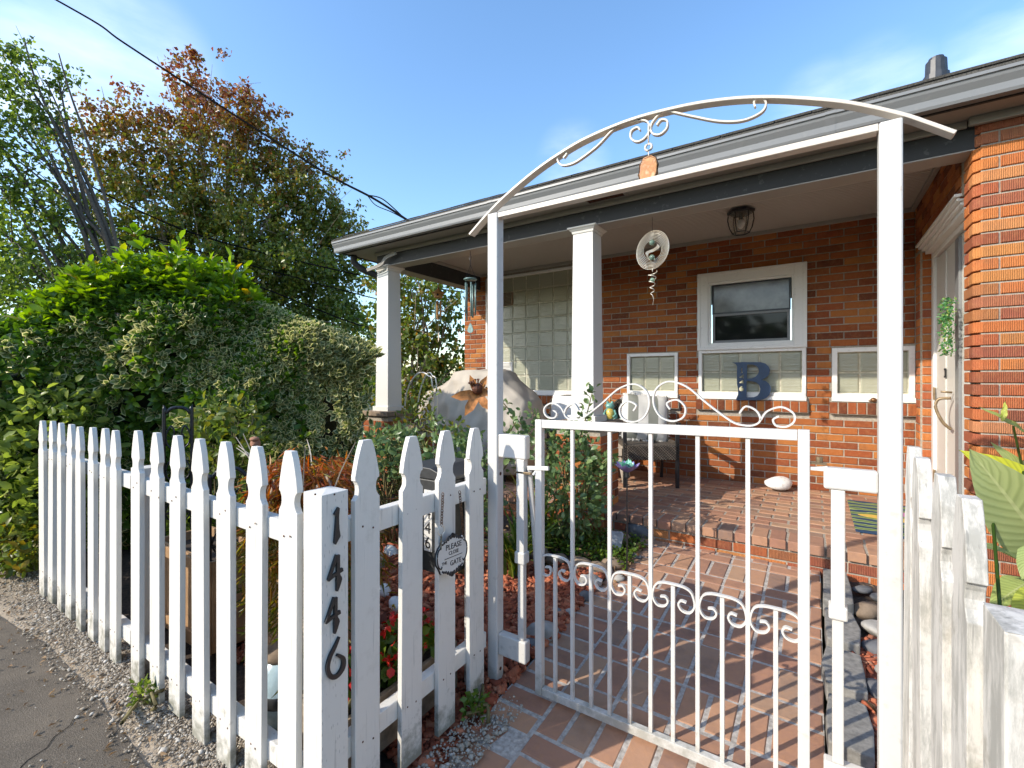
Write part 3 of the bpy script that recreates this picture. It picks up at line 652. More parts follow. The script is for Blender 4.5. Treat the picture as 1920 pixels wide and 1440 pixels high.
for pn, lst in rest.items():
    mb = MB(); rn = []
    for u0,u1,v0,v1,zz,top,m in lst:
        k = len(mb.f); mb.box(u0,u1,v0,v1,zz-top,zz); rn += [random.random()]*(len(mb.f)-k)
    me_ = mesh('brick', mb, M['paver']); a = me_.attributes.new('rnd','FLOAT','FACE'); a.data.foreach_set('value', rn); link('brick', me_, bpy.data.objects[pn], kind='stuff')
# ---------------------------------------------------------------- picket fences and posts
def picket_mesh(name, h, w=.095, t=.02, m='picket', seed=0):
    rr = random.Random(seed); k = w/.095
    half = [(.0165,0),(.025,-.02),(.034,-.05),(.041,-.082),(.0458,-.108),(.0462,-.121),(.0395,-.125),(.0345,-.136),(.0325,-.150),(.035,-.164),(.0425,-.176),(.0475,-.181),(.0475,-h)]
    right = [(u*k+rr.uniform(-.0006,.0006), h+z) for u, z in half]; left = [(-u*k+rr.uniform(-.0006,.0006), h+z) for u, z in half[::-1]]
    return mesh(name, MB().prism(right+left, (0,0,0), (1,0,0), (0,0,1), (0,t,0)), M[m])
def fence(name, label, loc=(0,0,0)): return thing(name, label, 'fence', loc)
lf = fence('picket_fence', 'long white picket fence along the asphalt sidewalk, ending at the corner post with black digits')
PX = [-3.949,-3.773,-3.591,-3.425,-3.248,-3.057,-2.897,-2.745,-2.479,-2.272,-2.087,-1.884,-1.697,-1.506,-1.316]
PT = [1.069,1.075,1.074,1.074,1.072,1.078,1.082,1.083,1.097,1.101,1.102,1.104,1.106,1.105,1.107]
PB = [0,.008,.01,.012,0,.009,.008,-.012,-.014,0,.02,-.02,-.02,-.02,-.02]
for i, (x, zt, zb) in enumerate(zip(PX, PT, PB)):
    o = link('picket', picket_mesh('picket', zt-zb, .095 if i != 7 else .088, seed=i), lf, (x, .78, zb), bev=.0015); o.rotation_euler = (random.gauss(0,.004), random.gauss(0,.005), random.gauss(0,.02))
for x0_, x1_, z0, z1 in ((-4.02,-2.605,.822,.886),(-4.02,-2.605,.112,.178),(-2.51,-1.252,.818,.884),(-2.51,-1.252,.108,.174)): obj('rail', MB().box(x0_,x1_,.8015,.839,z0,z1), M['picket'], lf, bev=.003)
def post(mb, x0, x1, y0, y1, z0, z1, peak=.004):
    mb.box(x0,x1,y0,y1,z0,z1-peak); mb.add([(x0,y0,z1-peak),(x1,y0,z1-peak),(x1,y1,z1-peak),(x0,y1,z1-peak),((x0+x1)/2,(y0+y1)/2,z1)], [(0,1,4),(1,2,4),(2,3,4),(3,0,4)])
p = MB(); post(p, -2.602,-2.513,.803,.89,-.05,.925); obj('post', p, M['picket'], lf, bev=.003)
p = MB(); post(p, -3.99,-3.90,.845,.93,-.05,.93); obj('post', p, M['picket'], lf, bev=.003)
def nails(parent, pts, d):
    mb = MB()
    for p in pts: mb.ball(p, tuple(.0012 if abs(d[k]) > .5 else .0035 for k in range(3)), 6, 4)
    obj('nail', mb, M['rust_dark'], parent, kind='stuff')
nails(lf, [(x+random.gauss(0,.008)+dx, .7797, z+random.gauss(0,.008)) for x in PX for z in (.855,.145) for dx in (-.02,.022)], (0,1,0))
# corner post with its house number
cpst = MB(); post(cpst, -1.2495,-1.1605,.792,.881,-.05,1.0, .007)
cpo = obj('corner_post', cpst, M['post_paint'], None, bev=.003); tag(cpo, 'thick white fence post carrying the black number 1446 on its shaded side', 'fence post')
def stroke(mb, pts, wd, plane, th, off=0, per=5):               # brush stroke on a face of constant X
    P = [atX(px, py, plane) for px, py in pts]; Q = [(p.y, p.z) for p in P]
    Q = [(v.x, v.y) for v in spline([Vector((a, b, 0)) for a, b in Q], per)]; n = len(Q); wi = np.interp(np.linspace(0,1,n), np.linspace(0,1,len(wd)), wd)
    secs = []; pts3 = []
    for i in range(n):
        a, b = Q[max(i-1,0)], Q[min(i+1,n-1)]; d = Vector((b[0]-a[0], b[1]-a[1])).normalized(); nn = Vector((0, -d.y, d.x))*wi[i]/2
        pts3.append(Vector((plane+off, Q[i][0], Q[i][1]))); secs.append([nn, nn+Vector((th,0,0)), -nn+Vector((th,0,0)), -nn])
    mb.sweep(pts3, secs)
def cz(pts, ox, oy, s): return [(ox+x/s, oy+y/s) for x, y in pts]
PXM = .0016
def digit(kind, dx=0, dy=0):
    mb = MB(); pl = -1.1600
    if kind == '1':
        pl_ = [atX(a, b, pl) for a, b in cz([(405,735),(418,747),(411,830),(412,940),(427,1040),(377,1132),(362,1115),(371,1000),(379,900),(384,826),(360,814),(374,790)],560,820,5.647)]
        mb.prism([(q.y, q.z) for q in pl_], (pl,0,0), (0,1,0), (0,0,1), (.008,0,0))
    if kind == '4':
        f = lambda q: cz([(x+dx,y+dy) for x,y in q],480,1000,4)
        stroke(mb, f([(600,158),(572,240),(536,348)]), [.010,.009,.008], pl, .008); stroke(mb, f([(532,350),(585,305),(641,266)]), [.008,.009,.010], pl, .008, .0004); stroke(mb, f([(606,160),(606,300),(612,345),(598,430)]), [.010,.010,.019,.004], pl, .008, .0008)
    if kind == '6': stroke(mb, cz([(616,772),(585,845),(545,930),(530,1010),(552,1068),(598,1066),(642,1005),(645,935),(600,908)],480,1000,4), [.005,.010,.011,.011,.012,.012,.015,.012,.007], pl, .008)
    return mb
for k_, a in (('1',{}),('4',{}),('4',dict(dx=-18,dy=318)),('6',{})): obj('number_digit', digit(k_, **a), M['black_sign'], cpo)
nl = MB()
for px_, py_ in ((591,927),(627,927)): q = atX(px_, py_, -1.160); nl.lathe([(.004,0),(.004,.002)], 8, (0,0,0)) if False else nl.ball(q, .003, 6, 4)
obj('nail', nl, M['rust_dark'], cpo)
rf_ = fence('picket_fence', 'short white picket fence in shade between the numbered post and the gate')
for i, (y, zt) in enumerate(((.953,1.133),(1.139,1.124),(1.321,1.127),(1.507,1.121))):
    o = link('picket', picket_mesh('picket', zt+.0, seed=40+i), rf_, (-1.16, y, 0), bev=.0015); o.rotation_euler = (random.gauss(0,.005), random.gauss(0,.005), PI/2)
for z0, z1 in ((.828,.898),(.17,.235)): obj('rail', MB().box(-1.219,-1.1815,.883,1.60,z0,z1), M['picket'], rf_, bev=.003)
p = MB(); post(p, -1.262,-1.2205,1.548,1.60,-.05,.985); obj('post', p, M['picket'], rf_, bev=.003)
nails(rf_, [(-1.1597, y+dy, z+random.gauss(0,.008)) for y in (.953,1.139,1.321,1.507) for z in (.865,.20) for dy in (-.02,.02)], (1,0,0))
wf = fence('picket_fence', 'weathered white picket fence with peeling paint at the right of the gate')
for i, (y, zt) in enumerate(((1.53,1.15),(1.343,1.15),(1.148,1.145),(1.003,1.135))):
    o = link('picket', picket_mesh('picket', zt, m='weathered', t=.024, seed=60+i), wf, (.190, y, 0), bev=.0015); o.rotation_euler = (random.gauss(0,.008), random.gauss(0,.006), -PI/2)
for z0, z1 in ((.828,.898),(.17,.235)): obj('rail', MB().box(.2165,.254,.883,1.60,z0,z1), M['weathered'], wf, bev=.003)
p = MB(); post(p, .192,.281,.792,.881,-.05,1.02, .004); obj('post', p, M['weathered'], wf, bev=.003)
# ---------------------------------------------------------------- gate arch
arch = thing('gate_arch', 'white metal arch over the gate with curling scrolls under its bow', 'garden arch', (-.5,1.655,0))
arch.location = (0,0,0)
PW = .052
def tubebox(x0, x1, y0, y1, z0, z1): return MB().box(x0,x1,y0,y1,z0,z1)
obj('post', tubebox(-1.199,-1.147,1.63,1.682,-.05,2.046), M['metal_white'], arch, bev=.006)
obj('post', tubebox(.1495,.2015,1.63,1.682,-.05,2.036), M['metal_white'], arch, bev=.006)
h = MB(); h.prism([(1.634,2.022),(1.672,2.022),(1.672,2.043),(1.634,2.043)], (-1.146,0,0), (0,1,0), (0,0,1), (1.295,0,-.008)); obj('header_bar', h, M['arch_white'], arch, bev=.002)
bow = [(-1.306,1.982),(-1.202,2.058),(-1.101,2.119),(-.968,2.183),(-.857,2.223),(-.735,2.254),(-.563,2.271),(-.394,2.263),(-.259,2.243),(-.136,2.211),(-.01,2.163),(.092,2.116),(.198,2.052),(.252,2.012),(.307,1.969)]
bx = [(v.x, v.z-.005) for v in spline([Vector((a,0,b)) for a,b in bow], 5)]
obj('bow_bar', MB().bar(bx, 1.655, .038, .010), M['arch_white'], arch, bev=.0015)
def scroll(pts, per=6, Y=1.652, w=.016, t=.0055): return MB().bar([(v.x, v.z) for v in spline([Vector((a,0,b)) for a,b in pts], per)], Y, w, t)
for s_ in ([(-.836,2.203),(-.822,2.218),(-.845,2.226),(-.862,2.205),(-.848,2.179),(-.815,2.170),(-.771,2.176),(-.693,2.210),(-.629,2.254),(-.575,2.264),(-.525,2.258)],
           [(-.535,2.262),(-.503,2.246),(-.492,2.215),(-.510,2.189),(-.538,2.183),(-.561,2.202),(-.560,2.228),(-.538,2.235),(-.528,2.222)],
           [(-.430,2.262),(-.462,2.256),(-.488,2.228),(-.484,2.198),(-.458,2.186),(-.434,2.200),(-.432,2.226),(-.452,2.236),(-.468,2.222)],
           [(-.425,2.258),(-.345,2.214),(-.261,2.172),(-.192,2.154),(-.140,2.164),(-.128,2.190),(-.145,2.210),(-.161,2.203),(-.158,2.186)]):
    obj('scroll', scroll(s_), M['arch_white'], arch)
pen = thing('agate_pendant', 'amber agate slice hanging on wire from the arch scrolls', 'pendant', (-.496,1.645,2.17))
d = MB(); d.tube([(0,0,.06),(0,0,-.01)], .003, 5); d.tube([Vector((.012*math.cos(a),0,-.02+.012*math.sin(a))) for a in np.linspace(0,6.28,13)[:-1]], .0045, 6, closed=True); d.tube([(0,0,-.03),(.001,0,-.06)], .0025, 5); obj('wire_ring', d, M['arch_white'], pen, smooth=True)
ag = [(-.014,.037),(.008,.040),(.022,.030),(.029,.008),(.027,-.018),(.018,-.036),(-.004,-.040),(-.022,-.034),(-.031,-.012),(-.027,.018)]
M['agate'] = mat('agate', (.6,.3,.1), .15); g_ = G(M['agate']); g_.col(g_.ramp(g_.noise(g_.coord(), 38, 3), [(.3,(.62,.35,.12)),(.5,(.50,.20,.05)),(.7,(.70,.48,.25))])); g_.b.inputs['Transmission Weight'].default_value = .15
obj('agate_slice', MB().prism([(a*1.05,b*1.05-.098) for a,b in ag], (0,-.004,0), (1,0,0), (0,0,1), (0,.008,0)), M['agate'], pen, bev=.002)
obj('bead_rim', MB().tube([(a*1.12,0,b*1.12-.098) for a,b in ag], .0045, 6, closed=True), M['bronze'], pen, smooth=True)
# brackets that narrow the opening
def bracket(name_label, parts): pass
bl = thing('gate_latch_post', 'white latch post on brackets at the left side of the gate', 'latch post', (0,0,0))
obj('upper_bracket', MB().box(-1.146,-1.007,1.636,1.676,.985,1.085), M['metal_white'], bl, bev=.006)
obj('lower_bracket', MB().box(-1.146,-1.007,1.636,1.676,.130,.222), M['metal_white'], bl, bev=.006)
s = MB(); s.box(-1.055,-1.017,1.640,1.672,.555,.984); s.box(-1.050,-1.021,1.643,1.669,.223,.554); obj('upright', s, M['metal_white'], bl, bev=.003)
obj('collar', MB().box(-1.061,-1.012,1.634,1.678,.545,.595), M['metal_white'], bl, bev=.005)
rb = MB(); rb.tube([(-1.005,1.665,.95),(-.995,1.70,.60),(-.975,1.705,.30)], .011, 6); obj('stop_rod', rb, M['metal_white'], bl)
lt = MB(); lt.box(-1.062,-.985,1.640,1.652,.925,.934); obj('strike_plate', lt, M['brass'], bl, bev=.001)
bh = MB()
for zc in (1.0, .18):
    for yc in (1.656,): bh.ball((-1.1465,yc,zc-.09 if zc>.5 else zc-.12), (.002,.008,.008), 10, 6)
obj('bolt', bh, M['rust_dark'], bl)
br = thing('hinge_post', 'white hinge post on a bracket at the right side of the gate', 'hinge post', (0,0,0))
obj('upper_bracket', MB().box(.022,.149,1.636,1.676,1.0,1.062), M['metal_white'], br, bev=.006)
obj('lower_bracket', MB().box(.022,.149,1.636,1.676,.130,.200), M['metal_white'], br, bev=.006)
s = MB(); s.box(.040,.074,1.640,1.672,.66,.999); s.box(.043,.071,1.643,1.669,.201,.65); obj('upright', s, M['metal_white'], br, bev=.003)
obj('collar', MB().box(.034,.080,1.634,1.678,.622,.662), M['metal_white'], br, bev=.005)
s = MB(); s.prism([(0,0),(.044,0),(.044,.016),(.012,.010),(0,.010)], (-.0115,1.652,1.048), (1,0,0), (0,0,1), (0,.016,0)); obj('hinge_lug', s, M['metal_white'], br, bev=.001)
# ---------------------------------------------------------------- the gate
gate = thing('garden_gate', 'white wrought metal gate with scrolls on its top rail, standing closed', 'gate', (0,0,0))
GY0, GY1 = 1.648, 1.676
obj('stile', MB().box(-.968,-.937,GY0,GY1,.022,1.155), M['metal_white'], gate, bev=.002); obj('stile', MB().box(-.043,-.012,GY0,GY1,.022,1.168), M['metal_white'], gate, bev=.002)
def skew(mb, x0, x1, z0, z1, dz, y0=GY0+.0005, y1=GY1-.0005):
    mb.add([(x0,y0,z0),(x1,y0,z0+dz),(x1,y1,z0+dz),(x0,y1,z0),(x0,y0,z1),(x1,y0,z1+dz),(x1,y1,z1+dz),(x0,y1,z1)], [(0,3,2,1),(4,5,6,7),(0,1,5,4),(1,2,6,5),(2,3,7,6),(3,0,4,7)]); return mb
obj('top_rail', skew(MB(), -.936, -.044, 1.122, 1.1545, .0125), M['metal_white'], gate, bev=.002)
obj('bottom_rail', skew(MB(), -.936, -.044, .023, .055, .002), M['metal_white'], gate, bev=.002)
for x in (-.803,-.648,-.493,-.333,-.180): obj('bar', MB().box(x-.0065,x+.0065,1.655,1.668,.055,1.124+(x+.936)*.014), M['metal_white'], gate)
for x in (-.880,-.7235,-.5700,-.4145,-.2560,-.1020): obj('short_bar', MB().box(x-.0065,x+.0065,1.655,1.668,.055,.598), M['metal_white'], gate)
hs_ = [(0,0),(.036,-.002),(.060,-.014),(.0705,-.043),(.0695,-.066),(.054,-.086),(.030,-.084),(.018,-.066),(.026,-.051),(.044,-.053)]
for x in (-.880,-.7235,-.5700,-.4145,-.2560,-.1020):
    full = [(x-a, .604+b) for a, b in hs_[:0:-1]]+[(x+a, .604+b) for a, b in hs_]
    obj('scroll', scroll(full, 5, Y=1.662, w=.013, t=.006), M['metal_white'], gate)
big = [(-.776,1.200),(-.795,1.224),(-.826,1.210),(-.836,1.180),(-.812,1.163),(-.770,1.166),(-.735,1.186),(-.676,1.232),(-.612,1.286),(-.552,1.304),(-.508,1.277),(-.498,1.228),(-.520,1.182),(-.562,1.165),(-.600,1.180),(-.607,1.215),(-.580,1.240),(-.546,1.228),(-.556,1.206)]
sml = [(-.838,1.182),(-.855,1.210),(-.894,1.225),(-.926,1.207),(-.928,1.182),(-.908,1.165),(-.880,1.167),(-.872,1.185),(-.888,1.196)]
xc = -.4905
for pl in (big, sml):
    for sg in (1, -1):
        dz = .010 if sg < 0 else 0
        obj('scroll', scroll([((xc+sg*(a-xc)), b+dz) for a, b in pl], 6, Y=1.662, w=.014, t=.0055), M['metal_white'], gate)
s = MB(); s.obox((-.955,1.652,.955), (.050,.006,.008), Matrix.Rotation(-.08,3,'Y')); s.tube([(-.958,1.66,.955),(-.975,1.645,.925)], .006, 6); obj('latch', s, M['metal_white'], gate, bev=.001)
s = MB(); s.box(-.0115,.030,1.655,1.668,1.066,1.072); s.lathe([(.009,0),(.009,.016)], 8, (.012,1.662,1.0725)); obj('hinge', s, M['brass'], gate)
# ---------------------------------------------------------------- lettering helper
def text_mesh(txt, size, m, extr=.0008, align='CENTER', shear=0):
    cu = bpy.data.curves.new('lettering', 'FONT'); cu.body = txt; cu.size = size; cu.extrude = extr; cu.align_x = align; cu.align_y = 'CENTER'; cu.shear = shear; cu.resolution_u = 3
    o = bpy.data.objects.new('lettering', cu); COL.objects.link(o); bpy.context.view_layer.update()
    me = bpy.data.meshes.new_from_object(o.evaluated_get(bpy.context.evaluated_depsgraph_get())); bpy.data.objects.remove(o); me.materials.clear(); me.materials.append(m); me.name = 'lettering'; return me
def curve_mesh(loops, extr, m, name):                            # filled outline with holes
    cu = bpy.data.curves.new(name, 'CURVE'); cu.dimensions = '2D'; cu.fill_mode = 'BOTH'; cu.extrude = extr
    for lp in loops:
        sp = cu.splines.new('POLY'); sp.points.add(len(lp)-1); sp.use_cyclic_u = True
        for q, (a, b) in zip(sp.points, lp): q.co = (a, b, 0, 1)
    o = bpy.data.objects.new(name, cu); COL.objects.link(o); bpy.context.view_layer.update()
    me = bpy.data.meshes.new_from_object(o.evaluated_get(bpy.context.evaluated_depsgraph_get())); bpy.data.objects.remove(o); me.materials.clear(); me.materials.append(m); me.name = name; return me
def sp2(pts, per=6, closed=True): return [(v.x, v.y) for v in spline([Vector((a,b,0)) for a,b in pts], per, closed)]
# sign hanging on the shaded picket
sg = thing('gate_sign', 'small scalloped sign reading PLEASE CLOSE THE GATE hung on chains', 'sign', (-1.128,1.309,.672)); sg.rotation_euler = (R(-2), R(3), PI/2)
sh_ = [(0,.070),(.018,.068),(.030,.057),(.047,.055),(.058,.060),(.066,.048),(.082,.032),(.090,.008),(.086,-.018),(.070,-.040),(.060,-.058),(.044,-.052),(.030,-.060),(.014,-.070),(0,-.072)]
outl = sp2(sh_+[(-a,b) for a,b in sh_[-2:0:-1]], 3)
inn = [(a*.97,b*.97) for a,b in outl]
bk = curve_mesh([outl], .003, M['black_sign'], 'sign_back'); o = link('sign_back', bk, sg); o.rotation_euler = (PI/2,0,0)
fm = curve_mesh([inn], .0012, M['column_paint'], 'sign_face'); o = link('sign_face', fm, sg, (0,-.0045,0)); o.rotation_euler = (PI/2,0,0)
for (x_, z_, txt, sz) in ((.006,.031,'PLEASE',.029),(.006,.008,'CLOSE',.019),(-.045,-.021,'THE',.015),(.018,-.030,'GATE',.026)):
    o = link('lettering', text_mesh(txt, sz, M['black_sign']), sg, (x_,-.0062,z_)); o.rotation_euler = (PI/2,0,0)
obj('rule', MB().box(-.045,.055,-.0068,-.0056,-.0085,-.0065), M['black_sign'], sg)
orn = MB()
for sx, sz in ((-1,1),(1,1),(-1,-1),(1,-1)):
    for (a, b, r0) in ((.010,.066,.009),(.024,.060,.007),(.036,.054,.0055),(.047,.052,.005),(.055,.048,.0045),(0,.070,.010)): orn.ball((sx*a, -.005, sz*b), (r0,.004,r0), 8, 5)
for sx in (-1,1): orn.tube(spline([(sx*.062,-.006,.040),(sx*.078,-.006,.030),(sx*.084,-.006,.005),(sx*.078,-.006,-.022),(sx*.064,-.006,-.036),(sx*.058,-.006,-.028)],5), .0028, 6)
obj('ornament', orn, M['black_sign'], sg, smooth=True)
def chain(mb, a, b, n, r=.0055, wr=.0016):
    a, b = Vector(a), Vector(b); d = (b-a).normalized(); s0 = d.cross(Vector((0,1,.2))).normalized(); s1 = d.cross(s0)
    for i in range(n):
        c = a.lerp(b, (i+.5)/n); u = s0 if i % 2 else s1; ln = (b-a).length/n*.75
        mb.tube([c+d*(ln*math.cos(t))+u*(r*math.sin(t)) for t in np.linspace(0, 2*PI, 9)[:-1]], wr, 4, closed=True)
ch = MB(); chain(ch, (-.055,-.004,.232), (-.063,-.006,.118), 12); chain(ch, (.040,-.004,.225), (.062,-.006,.060), 16); obj('chain', ch, M['bronze'], sg)
ch = MB(); chain(ch, (-.064,-.006,.085), (-.066,-.006,.035), 7, .004); obj('chain', ch, M['brass'], sg)
ch = MB(); ch.tube([Vector((-.064+.017*math.cos(t),-.006,.101+.017*math.sin(t))) for t in np.linspace(0,2*PI,15)[:-1]], .0025, 6, closed=True); obj('ring', ch, M['silver'], sg)
# mailbox behind the fence
mbx = thing('mailbox', 'dark grey wall mailbox with a white 1446 strip, hung behind the shaded pickets', 'mailbox', (-1.30,1.40,0))
mbx.location = (0,0,0)
b_ = MB(); b_.box(-1.50,-1.268,1.45,1.70,.50,.895); obj('body', b_, M['mailbox'], mbx, bev=.006)
b_ = MB(); b_.prism([(-1.51,.897),(-1.262,.897),(-1.262,.912),(-1.36,.945),(-1.51,.948)], (0,1.442,0), (1,0,0), (0,0,1), (0,.266,0)); obj('lid', b_, M['mailbox'], mbx, bev=.004)
stx = MB().box(-1.399,-1.355,1.4455,1.4495,.590,.85); obj('number_strip', stx, M['column_paint'], mbx)
for i, c_ in enumerate('1446'):
    o = link('number_digit', text_mesh(c_, .072, M['black_sign'], .0006), mbx, (-1.377,1.4448,.815-.0636*i)); o.rotation_euler = (PI/2,0,0)
# ---------------------------------------------------------------- things on the porch
q = atZ(1389, 393, 2.80)
lt = thing('porch_light', 'black six sided lantern fixed to the porch ceiling', 'lamp', q)
def hexr(r, z, a0=.2): return [Vector((r*math.cos(a0+PI/3*k), r*math.sin(a0+PI/3*k), z)) for k in range(6)]
d = MB(); d.lathe([(.085,0),(.112,-.012),(.108,-.032),(.06,-.034)], 6); obj('canopy', d, M['black_metal'], lt)
d = MB()
for k in range(6):
    a = hexr(1,0)[k]; d.tube([a*.098+Vector((0,0,-.03)), a*.103+Vector((0,0,-.09)), a*.088+Vector((0,0,-.16)), a*.066+Vector((0,0,-.205))], .0045, 5)
for r_, z_ in ((.067,-.205),(.098,-.033)): d.tube(hexr(r_, z_), .005, 5, closed=True)
d.lathe([(.018,-.03),(.018,-.09)], 8); obj('cage', d, M['black_metal'], lt)
M['clear'] = mat('lamp_glass', (.5,.47,.38), .08); M['clear'].node_tree.nodes['Principled BSDF'].inputs['Alpha'].default_value = .25
d = MB(); d.lathe([(.094,-.035),(.099,-.09),(.084,-.16),(.064,-.203)], 6, cap=False); obj('pane', d, M['clear'], lt)
d = MB(); d.ball((0,0,-.125), (.03,.03,.042), 12, 8); obj('bulb', d, M['white_stone'], lt, smooth=True)
# wind spinner
ws = thing('wind_spinner', 'silver oval wind spinner with two glass marbles and a spiral tail', 'wind spinner', (-1.051,3.582,2.323))
ring = MB()
for k in range(8):
    r_ = .148-.0105*k; tw = .16*k
    ring.tube([Matrix.Rotation(tw*.55,3,'Z')@Vector((r_*.92*math.cos(a), 0, r_*math.sin(a))) for a in np.linspace(0,2*PI,33)[:-1]], .0021, 4, closed=True)
ro = obj('ring', ring, M['silver'], ws); ro.rotation_euler = (0, R(12), R(-12))
sb = MB(); pts = [Vector((.036*math.sin(a), .012*math.cos(a*2), .074*(1-a/PI))) for a in np.linspace(0, 2*PI, 24)]
sb.sweep(pts, [[Vector((-.011,0,.004)), Vector((.011,.003,-.003)), Vector((.011,.0,-.006)), Vector((-.011,-.003,.002))] for _ in pts]); so = obj('s_blade', sb, M['silver'], ws); so.rotation_euler = (0, R(12), R(25))
M['marble'] = mat('glass_marble', (.30,.45,.36), .04); M['marble'].node_tree.nodes['Principled BSDF'].inputs['Transmission Weight'].default_value = .6
for z_ in (.056,-.058): obj('marble', MB().ball((0,-.006,z_), .022, 14, 10), M['marble'], ws, smooth=True)
d = MB(); d.tube([(0,0,.262),(0,0,.14)], .0018, 4); obj('cord', d, M['black_metal'], ws)
d = MB(); d.tube([Vector(((.034-.0052*t)*math.cos(5.2*t), (.034-.0052*t)*math.sin(5.2*t), -.165-.040*t)) for t in np.linspace(0,4.6,64)]+[Vector((.010,0,-.375)),Vector((.004,0,-.425))], .0034, 5); d.tube([(0,0,-.14),(.002,0,-.168)], .003, 5); obj('spiral_tail', d, M['silver'], ws, smooth=True)
obj('marble', MB().ball((0,0,-.232), .020, 12, 8), M['marble'], ws, smooth=True)
# green tubular wind chime
wc = thing('wind_chime', 'green metal wind chime with tubes and a teardrop sail hanging beside the gate post', 'wind chime', (-2.819,3.554,2.575))
d = MB(); d.tube(spline([(0,0,.01),(0,0,-.03),(.012,0,-.06),(0,0,-.085),(-.012,0,-.065),(-.004,0,-.05)],4), .003, 5); d.tube([(0,0,-.085),(0,0,-.13)], .003, 5)
for k in range(3): a = k*2.1+.3; d.tube([(0,0,-.13),(.055*math.cos(a),.055*math.sin(a),-.265)], .002, 4)
obj('hanger', d, M['black_metal'], wc); d = MB(); d.lathe([(.05,-.262),(.066,-.268),(.066,-.276),(.03,-.284)], 18); obj('disc', d, M['chime_green'], wc, smooth=True)
for k in range(5): a = k*1.257+.5; ln = .30+.03*(k % 3); d = MB(); d.tube([(.05*math.cos(a),.05*math.sin(a),-.31),(.05*math.cos(a),.05*math.sin(a),-.31-ln)], .0085, 8); d.tube([(.05*math.cos(a),.05*math.sin(a),-.27),(.05*math.cos(a),.05*math.sin(a),-.32)], .001, 4); obj('tube', d, M['chime_green'], wc, smooth=True)
d = MB(); d.tube([(0,0,-.28),(0,0,-.72)], .0012, 4); d.prism([(a,b) for a,b in sp2([(0,.0),(.028,-.045),(.034,-.075),(.018,-.092),(-.018,-.092),(-.034,-.075),(-.028,-.045)],3)], (0,-.003,-.70), (1,0,0), (0,0,1), (0,.006,0)); d.tube([(0,0,-.79),(0,0,-.83)], .002, 4); obj('sail', d, M['chime_green'], wc)
# bamboo birdhouse chime on the left beam
bc = thing('birdhouse_chime', 'small wooden birdhouse chime with bamboo tubes hanging at the far porch column', 'wind chime', (-4.0,4.39,2.578))
d = MB(); d.tube([(0,0,.01),(0,0,-.08)], .002, 4); obj('cord', d, M['black_metal'], bc)
d = MB(); d.lathe([(.004,-.04),(.008,-.085),(.03,-.12),(.082,-.152),(.086,-.16),(.03,-.158)], 10); obj('roof', d, M['bamboo'], bc)
d = MB(); d.lathe([(.058,-.158),(.055,-.215),(.05,-.218)], 8); obj('body', d, M['bamboo'], bc); d = MB(); n_ = Vector((SN,-CS,0)); d.ball(n_*.054+Vector((0,0,-.185)), (.014,.014,.014), 10, 6); obj('entrance', d, M['dark'], bc)
for k in range(5): a = k*1.257; ln = (.20,.26,.23,.28,.22)[k]; d = MB(); d.tube([(.034*math.cos(a),.034*math.sin(a),-.26),(.034*math.cos(a),.034*math.sin(a),-.26-ln)], .011, 7); d.tube([(.034*math.cos(a),.034*math.sin(a),-.21),(.034*math.cos(a),.034*math.sin(a),-.27)], .001, 3); obj('tube', d, M['bamboo'] if k not in (1,3) else M['chime_green'], bc)
d = MB(); d.tube([(0,0,-.21),(0,0,-.66)], .0015, 4); d.prism([(-.02,0),(.02,0),(.03,-.09),(0,-.12),(-.03,-.09)], (0,0,-.66), (.8,-.6,0), (0,0,1), (.004,.004,0)); obj('sail', d, M['pale_wood'], bc)
# covered barbecue
gr = thing('covered_grill', 'barbecue under a creased beige canvas cover on the porch', 'grill cover', (0,0,0))
secs = [(-3.84,.93,.82,.09),(-3.80,1.03,.74,.22),(-3.67,1.20,.64,.30),(-3.45,1.27,.56,.31),(-3.33,1.33,.50,.31),(-3.26,1.425,.46,.31),(-2.98,1.435,.42,.33),(-2.72,1.425,.40,.31),(-2.60,1.30,.38,.31),(-2.46,1.19,.38,.30),(-2.37,1.11,.44,.27),(-2.33,.97,.55,.17)]
pf_k = [(-.80,-1),(-1.0,-.75),(-1.0,-.1),(-.97,.38),(-.86,.76),(-.62,.97),(.0,1.0),(.62,.96),(.95,.6),(1,.0),(.97,-.85),(.6,-1)]      # front, top, back, underside
gm = MB(); vs = []; fs = []; SX = np.linspace(-3.84,-2.33,92); KK = 60; sx0 = [q[0] for q in secs]; pu = np.linspace(0,len(pf_k),KK,endpoint=False)
pa = np.interp(pu, range(len(pf_k)+1), [p[0] for p in pf_k]+[pf_k[0][0]]); pb_ = np.interp(pu, range(len(pf_k)+1), [p[1] for p in pf_k]+[pf_k[0][1]])
tri = lambda t: 2*abs(2*(t-math.floor(t+.5)))-1
for i, x in enumerate(SX):
    zt, zb, hd_ = (np.interp(x, sx0, [q[c] for q in secs]) for c in (1,2,3)); en = min(1, (i+.0)/6, (len(SX)-1-i)/6)
    for k in range(KK):
        a, b = pa[k], pb_[k]; z = (zt+zb)/2+(zt-zb)/2*b; low = max(0, min(1, (.55-b)/1.1))
        ple = .034*low*tri(x*3.1+.8*z+.22*math.sin(5*z))+.016*low*tri(x*7.7-1.9*z)+.022*tri(1.6*(x+3.3)*(1 if a < 0 else -1)+2.3*z)+.012*tri(4.3*z-2.7*x)+.006*math.sin(31*x+13*z)
        vs.append((x, 4.02+hd_*a*(1+en*ple*2.4), z+en*(.004*tri(2.9*x+a)+.006*tri(x*1.3-.8*a))))
for i in range(len(SX)-1):
    for k in range(KK): fs.append((i*KK+k, i*KK+(k+1)%KK, (i+1)*KK+(k+1)%KK, (i+1)*KK+k))
fs += [tuple(range(KK-1,-1,-1)), tuple((len(SX)-1)*KK+k for k in range(KK))]; gm.add(vs, fs)
